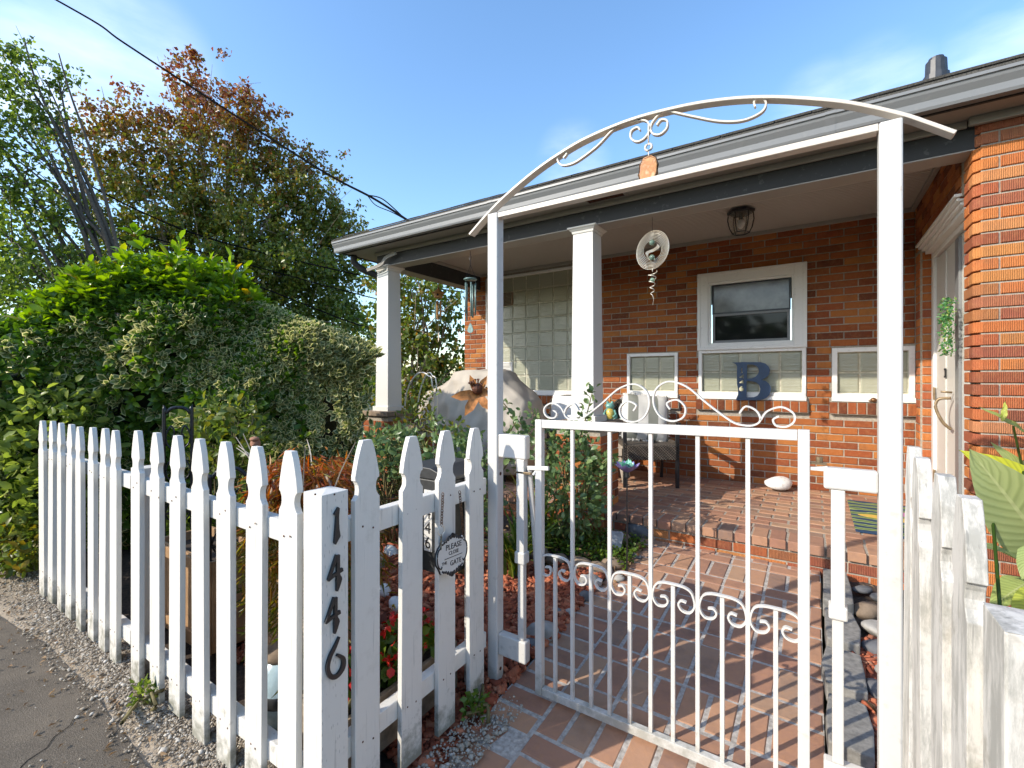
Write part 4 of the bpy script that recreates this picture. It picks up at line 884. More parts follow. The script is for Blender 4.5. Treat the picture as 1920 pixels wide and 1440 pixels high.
g1 = obj('canvas_cover', gm, M['canvas'], gr, smooth=True)
tx = bpy.data.textures.new('creases', 'MUSGRAVE'); tx.musgrave_type = 'RIDGED_MULTIFRACTAL'; tx.noise_scale = .22; tx.octaves = 2; dm = g1.modifiers.new('crease', 'DISPLACE'); dm.texture = tx; dm.strength = .006; dm.texture_coords = 'LOCAL'
d = MB(); d.box(-3.15,-2.60,3.85,4.22,.34,.62); obj('cart', d, M['black_metal'], gr)
for x_ in (-3.10,-2.65):
    for y_ in (3.90,4.17): obj('leg', MB().tube([(x_,y_,ZF),(x_,y_,.5)], .016, 8), M['black_metal'], gr)
d = MB(); d.tube(spline([(-3.05,3.72,.55),(-2.75,3.70,.515),(-2.45,3.74,.545)],5), .014, 6); obj('strap', d, M['canvas'], gr)
# wicker chair with a striped cushion
M['wicker'] = mat('wicker', rough=.6); g_ = G(M['wicker']); co_ = g_.coord((1,1,1)); w_ = g_.n('TexWave', wave_type='BANDS', bands_direction='DIAGONAL', Scale=28, Distortion=1.2); g_.l(co_, w_.inputs['Vector'])
ck = g_.n('TexChecker', Scale=70); g_.l(co_, ck.inputs['Vector']); g_.col(g_.mix(g_.math('MULTIPLY', w_.outputs['Fac'], ck.outputs['Fac']), (.035,.028,.022), (.26,.21,.165))); g_.bump(g_.math('ADD', w_.outputs['Fac'], ck.outputs['Fac']), .9, .008)
M['stripe'] = mat('striped_cloth', rough=.95); g_ = G(M['stripe']); co_ = g_.coord(); sx_ = g_.n('SeparateXYZ'); g_.l(co_, sx_.inputs[0])
f_ = g_.math('PINGPONG', g_.math('ADD', sx_.outputs['X'], 2.035), .10); g_.col(g_.mix(g_.math('GREATER_THAN', f_, .05), (.58,.565,.53), (.21,.215,.185))); g_.bump(g_.noise(co_, 160, 2), .4, .003)
def pillow_mesh(w, h, t, m):
    mb = MB(); nu, nv = 14, 12
    for sgn in (-1, 1):
        vs = []
        for j in range(nv+1):
            for i in range(nu+1):
                u, v = i/nu*2-1, j/nv*2-1; e = (1-u**4)*(1-v**4); pin = 1-.07*(1-abs(u*v))*0; k = 1-.06*(u*u+v*v)/2
                vs.append((u*w/2*(1-.05*(1-v*v)*-1), sgn*t/2*e**.6+.004*math.sin(9*u+5*v), v*h/2*(1+.05*u*u)))
        fs = []
        for j in range(nv):
            for i in range(nu):
                a = j*(nu+1)+i; f = (a, a+1, a+nu+2, a+nu+1); fs.append(f if sgn < 0 else f[::-1])
        mb.add(vs, fs)
    return mesh('cushion', mb, m, True)
def wicker_chair(loc, rz, label):
    t = thing('wicker_chair', label, 'chair', loc, rz=rz)
    for sx in (-1,1):
        obj('leg', MB().box(sx*.25-.017,sx*.25+.017,-.25,-.216,0,.60), M['black_metal'], t, bev=.003); obj('leg', MB().tube([(sx*.24,.27,0),(sx*.24,.22,.42)], .017, 6), M['black_metal'], t)
        a = MB(); a.box(sx*.25-.028,sx*.25+.028,-.27,.20,.595,.63); obj('arm', a, M['wicker'], t, bev=.006)
        obj('side_panel', MB().box(sx*.25-.014,sx*.25+.014,-.25,.20,.27,.44), M['wicker'], t, bev=.004)
    s = MB(); s.box(-.235,.235,-.25,.22,.36,.415); s.box(-.235,.235,-.262,-.245,.27,.41); obj('seat', s, M['wicker'], t, bev=.012)
    b = MB(); pl = [(-.25,0),(.25,0),(.26,.42)]+[(.26*math.cos(a), .42+.075*math.sin(a)) for a in np.linspace(.15,PI-.15,9)]+[(-.26,.42)]
    b.prism(pl, (0,.20,.38), (1,0,0), Vector((0,.22,1)).normalized(), (0,.03,-.006)); obj('backrest', b, M['wicker'], t, bev=.006)
    return t
wch = wicker_chair((-1.44,4.655,ZF), R(31), 'dark wicker armchair holding a striped cushion under the sash window')
cu_ = link('striped_cushion', pillow_mesh(.46,.46,.16,M['stripe'])); tag(cu_, 'grey and white striped cushion with a fringe, leaning in the wicker armchair', 'cushion')
cu_.matrix_world = Matrix.Translation((-1.44,4.655,ZF))@Matrix.Rotation(R(31),4,'Z')@Matrix.Translation((.02,.08,.655))@Matrix.Rotation(R(-16),4,'X')@Matrix.Rotation(R(5),4,'Y')
n_ = 260; th = rng.uniform(0,4,n_); P = []; D = []
for t_ in th:
    s_ = t_ % 1*2-1; side_ = int(t_); u, v = ((s_,-1),(1,s_),(s_,1),(-1,s_))[side_]; P.append((u*.225, random.gauss(0,.008), v*.225)); D.append((u*(abs(u)>.99)+random.gauss(0,.3), random.gauss(0,.4), v*(abs(v)>.99)+random.gauss(0,.3)))
M['fringe'] = leafmat('fringe', [(0,(.70,.68,.64)),(1,(.80,.79,.76))], trans=.2, rough=.9)
leaves('fringe', P, D, rdir(n_), rng.uniform(.025,.045,n_), .22, M['fringe'], rng.uniform(0,1,n_), cu_)
wch2 = wicker_chair((-2.40,4.75,ZF), R(12), 'wicker armchair half hidden behind the white column and roses')
p2 = link('white_cushion', pillow_mesh(.42,.40,.15,M['white_cloth'])); tag(p2, 'white cushion on the half hidden wicker armchair behind the column', 'cushion'); p2.location = (-2.36,4.80,ZF+.66); p2.rotation_euler = (R(-14),0,R(12))
# side table, pottery frogs, wooden footstool
tb = thing('side_table', 'round pale side table beside the wicker armchair', 'table', (-1.86,4.78,ZF))
d = MB(); d.lathe([(.24,.575),(.255,.585),(.255,.602),(.24,.608)], 24); obj('tabletop', d, M['pale_wood'], tb, smooth=False)
for k in range(3): a = k*2.094+.4; obj('leg', MB().tube([(.20*math.cos(a),.20*math.sin(a),0),(.12*math.cos(a),.12*math.sin(a),.58)], .014, 7), M['pale_wood'], tb)
M['frog'] = simple('frog_glaze', (.16,.36,.32), .2, 0, 35, .5, .05); M['frog_belly'] = simple('frog_belly', (.62,.48,.12), .25, 0, 30, .3, .05)
def frog(loc, s, label):
    t = thing('pottery_frog', label, 'figurine', loc, rz=R(20)); d = MB(); d.ball((0,0,.055*s), (.045*s,.04*s,.055*s), 14, 10); d.ball((0,-.012*s,.115*s), (.036*s,.03*s,.026*s), 14, 8)
    for sx in (-1,1): d.ball((sx*.018*s,-.01*s,.142*s), .012*s, 10, 6); d.ball((sx*.042*s,-.02*s,.03*s), (.018*s,.03*s,.028*s), 10, 6); d.tube([(sx*.035*s,-.02*s,.08*s),(sx*.045*s,-.045*s,.05*s),(sx*.025*s,-.05*s,.03*s)], .009*s, 6)
    obj('body', d, M['frog'], t, smooth=True); d = MB(); d.ball((0,-.018*s,.055*s), (.034*s,.032*s,.045*s), 12, 8); obj('belly', d, M['frog_belly'], t, smooth=True)
    d = MB(); d.lathe([(.008*s,.15*s),(.012*s,.165*s),(.006*s,.18*s)], 8, (.0,0,0)); obj('finial', d, M['rust'], t); return t
frog((-1.83,4.70,ZF+.608), 1.35, 'larger glazed pottery frog on the round side table'); frog((-1.67,4.70,ZF+.608), .8, 'smaller glazed pottery frog next to the larger one')
st = thing('footstool', 'pale wooden footstool with splayed legs beside the wicker armchair', 'stool', (-1.80,4.42,ZF), rz=R(20))
for k in range(4): obj('slat', MB().box(-.2,.2,-.15+k*.077,-.082+k*.077,.37,.39), M['pale_wood'], st, bev=.002)
obj('apron', MB().box(-.19,.19,-.15,-.13,.30,.369), M['pale_wood'], st); obj('apron', MB().box(-.19,.19,.13,.15,.30,.369), M['pale_wood'], st)
for sx in (-1,1):
    for sy in (-1,1): obj('leg', MB().sweep([(sx*.22,sy*.15,0),(sx*.15,sy*.11,.37)], [[Vector((a*.018,b*.012,0)) for a,b in ((-1,-1),(1,-1),(1,1),(-1,1))]]*2), M['pale_wood'], st)
# blue letter B with cut-out number
tb_ = lambda q: [((v.x+.53)*1.0, (v.z-1.122)*1.0) for v in (atY(1280+x/8, 620+y/8, 5.165) for x, y in q)]
outer = [(730,478),(900,470),(1060,469),(1170,472),(1240,492),(1290,540),(1310,590),(1300,645),(1268,690),(1225,718),(1185,738),(1240,752),(1290,790),(1320,840),(1325,890),(1300,965),(1255,1010),(1200,1032),(1120,1044),(960,1044),(800,1044),(806,1015),(830,960),(832,880),(815,800),(812,640),(815,540),(800,505),(770,488)]
up_ = [(966,506),(1040,506),(1090,520),(1130,555),(1143,605),(1130,650),(1095,690),(1040,714),(966,718)]; lo_ = [(958,756),(1040,758),(1100,775),(1145,815),(1166,875),(1155,930),(1120,975),(1070,998),(960,1000)]
d1 = [(885,552),(893,556),(890,600),(900,636),(868,640),(880,610),(872,590)]; d4 = [(905,655),(915,662),(912,690),(918,700),(912,708),(910,722),(898,724),(900,706),(852,706),(850,694)]; d4b = [(x, y+80) for x, y in d4]
d6 = [(880,832),(900,836),(885,852),(910,862),(920,882),(908,902),(880,910),(850,898),(842,872),(858,846)]
bm = curve_mesh([tb_(l) for l in (outer, up_, lo_, d1, d4, d4b, d6)], .006, M['navy'], 'letter_sign'); bo = link('letter_sign', bm, None, (-.53,5.165,1.122)); bo.rotation_euler = (R(88),0,0)
tag(bo, 'navy blue letter B sign with the number 1446 cut through its stem', 'letter sign')
# stones, mat, wreath on the porch
def stone_mesh(r, seed, m, flat=.6, n=12):
    rr = np.random.default_rng(seed); mb = MB(); mb.ball((0,0,0), 1, n+2, n-3); ph = rr.uniform(0,6.28,9); vs = []
    for v in mb.v:
        v = Vector(v); k = 1+.10*math.sin(2.1*v.x+ph[0]+1.7*v.y)+.09*math.sin(3.3*v.y+ph[1])+.07*math.sin(4.1*v.z+ph[2]+2*v.x)+.03*math.sin(8*v.x+ph[3])*math.sin(7*v.y+ph[4]); vs.append((v.x*r*k, v.y*r*.72*k, v.z*r*flat*k))
    mb.v = vs; return mesh('stone', mb, m, True)
def stone(loc, r, m, label, seed, flat=.6, rz=0, group=None, nm='stone'):
    o = link(nm, stone_mesh(r, seed, M[m], flat), None, loc); o.rotation_euler = (random.gauss(0,.1), random.gauss(0,.1), rz); return tag(o, label, 'stone', group)
M['speckled'] = mat('speckled_stone', rough=.6); g_ = G(M['speckled']); g_.col(g_.ramp(g_.noise(g_.coord(), 45, 5, .7), [(.55,(.76,.75,.72)),(.66,(.45,.43,.40))]))
stone((-.285,5.02,ZF+.062), .125, 'speckled', 'large white speckled stone on the porch floor against the brick wall', 5, .52, R(20), nm='white_stone')
stone(atY(1186,740,5.20)+Vector((0,-.005,.008)), .055, 'white_stone', 'small white stone on the window sill above the wicker armchair', 6, .4)
so_ = thing('sill_ornament', 'small brown snail shaped ornament on the right window sill', 'ornament', atY(1638,754,5.185)); d = MB(); d.lathe([(.002,.0),(.022,.006),(.026,.02),(.018,.034),(.004,.04)], 12); obj('shell', d, M['bronze'], so_, smooth=True); d = MB(); d.ball((-.022,0,.012), (.016,.01,.010), 8, 6); obj('foot', d, M['stone_brown'], so_, smooth=True)
mt = thing('doormat', 'doormat with pink and yellow tulips over green and navy stripes in front of the door', 'doormat', (.235,3.93,ZF))
M['mat'] = mat('mat_pile', rough=1); g_ = G(M['mat']); co_ = g_.coord(); w_ = g_.n('TexWave', wave_type='BANDS', bands_direction='Y', Scale=2.6, Distortion=6.5, Detail=3); w_.inputs['Detail Scale'].default_value = 1.2; g_.l(co_, w_.inputs['Vector'])
g_.col(g_.ramp(w_.outputs['Fac'], [(.30,(.015,.045,.10)),(.42,(.03,.09,.12)),(.55,(.20,.25,.06)),(.75,(.42,.45,.20)),(.9,(.10,.17,.04))])); g_.bump(g_.noise(co_, 300, 2), .8, .004)
obj('pile', MB().box(0,.47,0,.98,0,.010), M['mat'], mt, bev=.003)
for c_, (x_, y_, rx, ry, a_) in (('pink',(.36,.66,.19,.062,.1)),('yellow',(.26,.47,.22,.06,-.05))):
    M[c_] = simple(c_+'_pile', {'pink':(.50,.16,.36),'yellow':(.62,.40,.07)}[c_], 1, 0, 200, .2, .6)
    obj('tulip', MB().prism([(min(.468, x_+rx*math.cos(t)), y_+ry*math.sin(t)+a_*rx*math.cos(t)) for t in np.linspace(0,2*PI,22)[:-1] if True], (0,0,.0095), (1,0,0), (0,1,0), (0,0,.0022)), M[c_], mt)
wr_ = thing('door_wreath', 'green artificial succulent swag hanging on the front door', 'wreath', (.80,4.17,1.70))
n_ = 620; tt = rng.uniform(0,1,n_); P = np.stack([-.03-rng.uniform(0,.055,n_), rng.normal(0,.075,n_)*(1-.75*tt), .16-tt*.38], 1); P[:90] = np.stack([-.04-rng.uniform(0,.02,90), np.linspace(0,.17,90), .04+rng.normal(0,.008,90)], 1)
D = rdir(n_); D[:,0] -= .8; leaves('foliage', P, D, rdir(n_), rng.uniform(.014,.026,n_), .6, M['succulent'], rng.uniform(0,1,n_), wr_)
# ---------------------------------------------------------------- ground, sidewalk, beds
def sheet(name, xs, ys, zf, m, kind='structure', jit=0):
    V = []; F = []
    for j, y in enumerate(ys):
        for i, x in enumerate(xs): V.append((x, y, zf(x, y)+random.gauss(0, jit)))
    n = len(xs)
    for j in range(len(ys)-1):
        for i in range(n-1): a = j*n+i; F.append((a, a+1, a+n+1, a+n))
    mb = MB(); mb.add(V, F); return obj(name, mb, m, None, smooth=True, kind=kind)
M['grass_far'] = simple('ground_far', (.06,.07,.03), 1, 0, .5, .4, 0)
sheet('ground', [-2500,-60,-20,-6,0,6,20,60,2500], [-2500,-60,-20,-6,0,6,20,60,2500], lambda x,y: -.16, M['grass_far'])
M['asphalt'] = mat('asphalt', rough=.9, spec=.25); g_ = G(M['asphalt']); p_ = g_.pos(); n1 = g_.noise(p_, 240, 4, .6); n2 = g_.noise(p_, 3.2, 4)
c_ = g_.mix(n2, (.088,.073,.056), (.135,.113,.088)); c_ = g_.mix(g_.ramp(n1, [(.50,(0,0,0)),(.72,(1,1,1))]), c_, (.23,.195,.155)); dm_ = g_.noise(p_, 1.4, 6, .7); c_ = g_.mix(g_.math('MULTIPLY', g_.ramp(dm_, [(.50,(0,0,0)),(.66,(1,1,1))]), .55), c_, (.20,.165,.125)); g_.col(c_); g_.bump(n1, .9, .006)
def edge_y(x): return .648+.010*math.sin(x*1.7+1)+.006*math.sin(x*4.3)-.14*max(0, -x-3.25)
ax = list(np.linspace(-14, 6, 161)); A = MB(); V = []
for x in ax: V += [(x, edge_y(x)+random.gauss(0,.004), -.004), (x, .2, 0), (x, -1.0, -.004), (x, -6, -.05)]
F = [(4*i+k+1, 4*(i+1)+k+1, 4*(i+1)+k, 4*i+k) for i in range(len(ax)-1) for k in range(3)]
obj('sidewalk', A.add(V, F), M['asphalt'], None, kind='structure')
crk = MB(); 
for a, b in (((-3.2,.40),(-2.05,.30)),((-2.45,.62),(-2.0,.10))):
    n_ = 14; pts = [Vector((a[0]+(b[0]-a[0])*t, a[1]+(b[1]-a[1])*t, -.0005))+Vector((random.gauss(0,.006), random.gauss(0,.008), 0)) for t in np.linspace(0,1,n_)]
    crk.tube(pts, .0012, 4)
obj('crack', crk, M['dark'], bpy.data.objects['sidewalk'])
M['gravel_base'] = simple('gravel_soil', (.37,.30,.22), 1, 0, 120, .5, .9)
sheet('gravel_strip', list(np.linspace(-6.5,.9,120)), list(np.linspace(.40,.92,14)), lambda x,y: -.014+.014*min(1,max(0,(y-edge_y(x)+.02)/.08))+.004*math.sin(9*x)*math.sin(7*y)-.004, M['gravel_base'], jit=.002)
def chips(name, P, sz, asp, m, kind='stuff', flat=.22, tiltsd=.35, tint=None, octa=False):
    n = len(P); a = rng.uniform(0, 2*PI, n); tl = rng.normal(0, tiltsd, n); tw = rng.normal(0, tiltsd, n)
    ux = np.stack([np.cos(a)*np.cos(tl), np.sin(a)*np.cos(tl), np.sin(tl)], 1); up = unit(np.stack([rng.normal(0,.25,n)-np.sin(tl)*np.cos(a), rng.normal(0,.25,n)-np.sin(tl)*np.sin(a), np.ones(n)], 1)); uy = np.cross(up, ux); up = np.cross(ux, uy)
    s = np.asarray(sz).reshape(-1,1)*np.ones((n,1)); X = ux*s*.5; Y = uy*s*.5*np.asarray(asp).reshape(-1,1); Z = up*s*.5*flat
    if octa:
        V = np.stack([P+X, P+Y, P-X, P-Y, P+Z, P-Z], 1).reshape(-1,3); b = (np.arange(n)*6)[:,None]; T = [(0,1,4),(1,2,4),(2,3,4),(3,0,4),(1,0,5),(2,1,5),(3,2,5),(0,3,5)]; k = 6
        F = np.concatenate([b+np.array(t) for t in T], 0)
    else:
        k = 8; V = np.stack([P-X*.8-Y-Z, P+X-Y*.5-Z, P+X*.9+Y-Z, P-X+Y*.6-Z, P-X*.8-Y+Z, P+X-Y*.5+Z, P+X*.9+Y+Z, P-X+Y*.6+Z], 1).reshape(-1,3); b = (np.arange(n)*8)[:,None]
        F = np.concatenate([b+np.array(t) for t in [(0,3,2,1),(4,5,6,7),(0,1,5,4),(1,2,6,5),(2,3,7,6),(3,0,4,7)]], 0)
    tint = rng.uniform(0,1,n) if tint is None else tint
    return link(name, fast_mesh(name, V, F, m, {'tint': np.repeat(tint, k)}, smooth=False), None, kind=kind)
def chipmat(name, els, rough=.9):
    m = mat(name, rough=rough, spec=.2); g = G(m); at = g.n('Attribute', attribute_name='tint'); n = g.noise(g.pos(), 120, 3)
    g.col(g.mix(g.math('MULTIPLY', n, .5), g.ramp(at.outputs['Fac'], els), (.05,.04,.03))); return m
M['gravel'] = chipmat('gravel_stone', [(0,(.22,.18,.14)),(.5,(.44,.375,.29)),(.8,(.56,.50,.41)),(1,(.66,.62,.55))])
n_ = 26000; gx = rng.uniform(-6.2,-.9,n_)**1; gy = .885-np.abs(rng.normal(0,.12,n_)); gy = np.where((gy < .60)&(rng.uniform(0,1,n_) < .93), rng.uniform(.66,.88,n_), gy); keep = rng.uniform(0,1,n_) < np.where(gx < -4, .35, 1)
P = np.stack([gx, gy, np.zeros(n_)+.002], 1)[keep]; chips('gravel', P, rng.gamma(2.0,.0036,len(P))+.004, rng.uniform(.6,1,len(P)), M['gravel'], flat=.6, octa=True)
n_ = 420; P = np.stack([rng.uniform(-5.5,-1.3,n_), rng.uniform(-.3,.56,n_), np.zeros(n_)+.003], 1); chips('loose_gravel', P, rng.gamma(2,.004,n_)+.003, rng.uniform(.6,1,n_), M['gravel'], flat=.6, octa=True)
n_ = 900; P = np.stack([rng.uniform(-1.15,-.98,n_), rng.uniform(1.05,1.62,n_), np.zeros(n_)-.008], 1); chips('white_gravel', P, rng.gamma(2,.004,n_)+.004, rng.uniform(.6,1,n_), M['gravel'], flat=.7, octa=True, tint=rng.uniform(.5,1,n_))
n_ = 260; P = np.stack([rng.uniform(-5,-.9,n_), .70-np.abs(rng.normal(0,.16,n_)), np.full(n_,.008)], 1); D = rdir(n_); D[:,2] *= .2; leaves('leaf_litter', P, D, np.array([0,0,1.0])+rng.normal(0,.4,(n_,3)), rng.uniform(.012,.03,n_), .45, M['leaf_dry'], rng.uniform(0,1,n_), None, kind='stuff', fold=.4, bend=.3)
# beds
M['soil2'] = M['soil']
sheet('garden_bed', list(np.linspace(-7.5,-1.095,90)), list(np.linspace(.84,3.46,44)), lambda x,y: gz(y)-.022+.018*math.sin(4*x+2*y)*math.sin(5*y-x), M['soil'], jit=.006)
sheet('garden_bed', list(np.linspace(.14,2.2,40)), list(np.linspace(.6,3.48,44)), lambda x,y: gz(y)-.012+.012*math.sin(4*x+2*y)*math.sin(5*y-x), M['soil'], jit=.006)
M['mulch'] = chipmat('bark_mulch', [(0,(.20,.05,.026)),(.4,(.42,.105,.05)),(.75,(.54,.17,.085)),(1,(.62,.27,.15))])
n_ = 17000; P = np.stack([rng.uniform(-2.9,-1.10,n_), rng.uniform(1.15,3.0,n_), np.zeros(n_)], 1); k_ = ~((P[:,1] > 2.75+.08*np.sin(9*P[:,0]))&(P[:,0] > -2.2)); P = P[k_]
P[:,2] = .0652*(np.clip(P[:,1],.9,3.6)-1.63)-.006+rng.uniform(0,.022,len(P))+.018*np.sin(4*P[:,0]+2*P[:,1])*np.sin(5*P[:,1]-P[:,0]); chips('bark_mulch', P, rng.gamma(4,.0085,len(P))+.012, rng.uniform(.22,.55,len(P)), M['mulch'])
n_ = 3800; P = np.stack([rng.uniform(.165,.75,n_), rng.uniform(1.5,2.75,n_), np.zeros(n_)], 1); P[:,2] = .0652*(P[:,1]-1.63)+rng.uniform(0,.02,n_); chips('bark_mulch', P, rng.gamma(4,.009,n_)+.014, rng.uniform(.22,.5,n_), M['mulch'])
n_ = 620; P = np.stack([np.concatenate([rng.uniform(-2.2,-1.0,n_-190), rng.uniform(.2,1.1,190)]), np.concatenate([rng.uniform(2.65,3.3,n_-190), rng.uniform(1.5,3.4,190)]), np.zeros(n_)], 1); P[:,2] = .0652*(P[:,1]-1.63)+rng.uniform(.0,.03,n_)
D = rdir(n_); D[:,2] *= .25; leaves('fallen_leaf', P, D, np.array([0,0,1.0])+rng.normal(0,.4,(n_,3)), rng.uniform(.025,.06,n_), .5, M['leaf_dry'], rng.uniform(0,1,n_), None, kind='stuff', fold=.4, bend=.3)
# slabs and stones
for k, (y0, y1, a) in enumerate(((1.92,2.23,.0),(2.245,2.56,.02),(2.575,2.92,-.015),(2.935,3.42,.01))):
    rr = random.Random(k); pl = []
    for (x, y) in ((.040,y0),(.085,y0+.004),(.135,y0-.003),(.165+.01*rr.random(),y0+.01),(.172+.01*rr.random(),(y0+y1)/2),(.165,y1-.008),(.12,y1+.002),(.075,y1-.004),(.043,y1),(.037-.006*rr.random(),(y0+y1)/2)): pl.append((x+rr.gauss(0,.004), y+rr.gauss(0,.004)))
    o = obj('edging_slab', MB().prism(pl, (0,0,gz((y0+y1)/2)-.03), (1,0,0), (0,1,0), (0,0,.078+.006*k)), M['slab'], None, bev=.006); tag(o, ('nearest grey edging slab beside the brick path, behind the hinge post','second grey edging slab from the gate beside the brick path','third grey edging slab from the gate beside the brick path','farthest grey edging slab beside the brick path, touching the porch step')[k], 'edging slab')
def rock(px, py, r, m, label, seed, flat=.62, rz=0, dz=0, group=None):
    rr = ray(px, py); t = (-.0652*1.63-EYE)/(rr.z-.0652*rr.y); q = Vector((rr.x*t, rr.y*t, EYE+rr.z*t)); return stone(q+Vector((0,0,r*flat*.45+dz)), r, m, label, seed, flat, rz, group)
rock(1016,1193,.085,'stone','large pale river stone at the path edge behind the latch side of the gate',21,.62,R(25))
rock(1108,1098,.075,'stone','beige boulder at the path edge behind the second gate bar',22,.6,R(60)); rock(1150,1062,.075,'stone_brown','tan round stone on the path edge below the solar flower',23,.6,R(10))
rock(1100,1122,.045,'stone_dark','dark grey stone against the beige boulder on the path edge',24,.6); rock(1165,1018,.085,'stone_brown','brown rock in the corner between the bed and the porch step',25,.55,R(40)); rock(1205,1003,.12,'stone_dark','big dark boulder in the shade at the end of the porch step',26,.55,R(20))
rock(1192,1045,.04,'stone_dark','small slate stone among dry leaves by the step',27,.55); rock(1160,1088,.035,'stone','small round pebble at the foot of the solar flower',28,.6)
rock(1068,1152,.035,'stone','small grey stone with weeds on the path edge',29,.6); rock(1045,1150,.035,'stone_dark','small black stone on the path edge next to the pale river stone',30,.6); rock(992,1215,.05,'stone_dark','dark stone under the lower latch bracket',31,.55)
rock(720,1112,.055,'white_stone','round white shell patterned stone on the mulch behind the shaded pickets',32,.7); po = rock(745,1140,.060,'white_stone','white stone with a painted yellow flower on the mulch',33,.66,R(-20)); rock(705,1065,.09,'stone_brown','brown boulder in the mulch behind the shaded pickets',34,.8); rock(735,1045,.07,'white_stone','pale egg shaped stone beside the brown boulder',35,.8)
pf_ = MB()
for k in range(5): a = k*1.257; pf_.ball((.036+.012*math.cos(a)*.5, -.036+.010*math.cos(a)*.4, .016+.013*math.sin(a)), (.007,.005,.007), 8, 5)
M['yellow_paint'] = simple('yellow_paint', (.62,.42,.03), .5); obj('painted_flower', pf_, M['yellow_paint'], po, smooth=True)
for k, (x, y, r_, mm, lab) in enumerate(((.225,3.28,.05,'stone_dark','dark pebble touching the porch step right of the slabs'),(.30,3.22,.05,'stone_dark','flat dark stone by the porch step, farther from the slabs'),(.225,3.05,.075,'stone_brown','rust brown stone between dark stones right of the slabs'),(.26,2.86,.08,'stone','mauve grey flat stone right of the farthest slab'),(.235,2.68,.075,'stone_dark','charcoal stone right of the third slab'),(.265,2.50,.06,'stone','light grey round stone right of the slabs'),(.26,2.32,.10,'stone_dark','broad dark stone at the front of the row right of the slabs'))):
    stone((x,y,gz(y)+.02), r_, mm, lab, 50+k, .5, R(20*k))
for k in range(7):                                               # rough brown stones edging the bed under the roses
    x = -1.15-.155*k; y = 2.80+.05*math.sin(3*k); o = stone((x,y,gz(y)+.02), .085, 'stone_brown', ('edging stone nearest the brick path at the front of the ground cover','second rough edging stone from the path along the ground cover','third rough edging stone from the path along the ground cover','fourth rough edging stone from the path, below the rose bush','fifth rough edging stone from the path, seen past the gate stile','sixth rough edging stone from the path, behind the latch post','farthest rough edging stone from the path, beside the daylilies')[k], 70+k, .5, R(30*k), 'edging stones along the ground cover', nm='edging_stone')
# ---------------------------------------------------------------- plants near the gate
def cloud(c, r, n): u = rdir(n)*np.asarray(r)*(rng.uniform(.25,1,n)**.5)[:,None]; return u+np.asarray(c)
def bush(name, label, cat, base, r, n, ln, m, ratio=.6, stems=8, hc=None, up=.3, hi=False, tint=(0,1), per=0, zb=0, group=None, canes=()):
    t = thing(name, label, cat, base, group); hc = hc if hc is not None else r[2]
    sm_ = MB()
    for _ in range(stems):
        e = Vector((random.uniform(-1,1)*r[0]*.7, random.uniform(-1,1)*r[1]*.7, hc+random.uniform(-.3,.8)*r[2]*.8)); sm_.tube(spline([(random.gauss(0,.03),random.gauss(0,.03),0), e*.5+Vector((random.gauss(0,.05),random.gauss(0,.05),.03)), e],3), [.009,.008,.0075,.007,.006,.005,.003], 5)
    for cpts in canes: pts = spline(cpts, 5); sm_.tube(pts, list(np.linspace(.0075,.003,len(pts))), 5)
    obj('stem', sm_, M['stem'], t, smooth=True)
    P = cloud((0,0,hc), r, n); P[:,2] = np.maximum(P[:,2], zb+rng.uniform(0,.1,n))
    if canes:
        Q = []
        for cpts in canes:
            pts = spline(cpts, 8)
            for _ in range(46): a = random.choice(pts[len(pts)//3:]); Q.append(tuple(a+Vector((random.gauss(0,.035), random.gauss(0,.035), random.gauss(0,.03)))))
        P = np.concatenate([P, np.array(Q)], 0)
    n = len(P); D = unit(P-np.array([0,0,hc*.6]))*.6+rdir(n)*.8; D[:,2] -= .1
    leaves('foliage', P, D, np.array([0,0,up])+rdir(n)*.6, rng.uniform(.65,1.2,n)*ln, ratio, m, rng.uniform(tint[0],tint[1],n), t, hi=hi); return t
bush('rose_bush', 'leafy rose bush in front of the brick column pier, behind the gate', 'rose bush', (-1.50,3.08,.09), (.30,.24,.43), 1050, .058, M['leaf_rose'], .66, 14, .47, hi=True, tint=(.25,1),
     canes=[[(0,0,.6),(.08,.05,.9),(.13,.10,1.16)],[(0,0,.6),(-.18,-.05,.85),(-.34,0,.98)],[(0,.0,.5),(.22,-.05,.62),(.33,-.10,.70)],[(-.1,0,.6),(-.30,-.15,.86),(-.46,-.3,1.12)]])
bush('rose_bush', 'tall rose bush behind the shaded pickets, in front of the covered grill', 'rose bush', (-1.94,2.34,.04), (.29,.26,.38), 950, .054, M['leaf_rose'], .66, 14, .60, hi=True, tint=(.25,1),
     canes=[[(.1,0,.6),(.28,.05,.85),(.40,.05,1.02)],[(-.1,0,.6),(-.2,0,.9),(-.3,.05,1.02)],[(.2,.1,.6),(.35,.1,.8),(.52,.1,.92)]])
bush('young_rose', 'thin young rose with yellowing leaves by the metal plant hoop', 'rose bush', (-2.98,3.0,.08), (.22,.2,.22), 200, .06, M['leaf_autumn'], .5, 6, .82, hi=True, tint=(.2,.8), canes=[[(.05,0,.8),(.3,.05,.75),(.48,0,.86)],[(0,0,.8),(-.1,.1,1.0),(.12,.1,1.12)]])
bush('hydrangea', 'light green leafy shrub between the hedge and the brick porch wall', 'shrub', (-2.72,2.45,.05), (.26,.22,.22), 380, .075, M['leaf_rose'], .45, 9, .72, hi=True, tint=(.3,1))
bush('dark_shrub', 'dark green shrub filling the bed in front of the brick porch wall', 'shrub', (-3.05,2.75,.05), (.52,.30,.40), 1500, .07, M['leaf_hedge'], .40, 12, .42, tint=(0,.5))
bush('garden_shrub', 'low blue green spiky plant in the shade behind the second shaded picket', 'plant', (-2.62,2.02,.02), (.16,.14,.12), 300, .075, M['leaf_rose'], .16, 6, .60, tint=(0,.4))
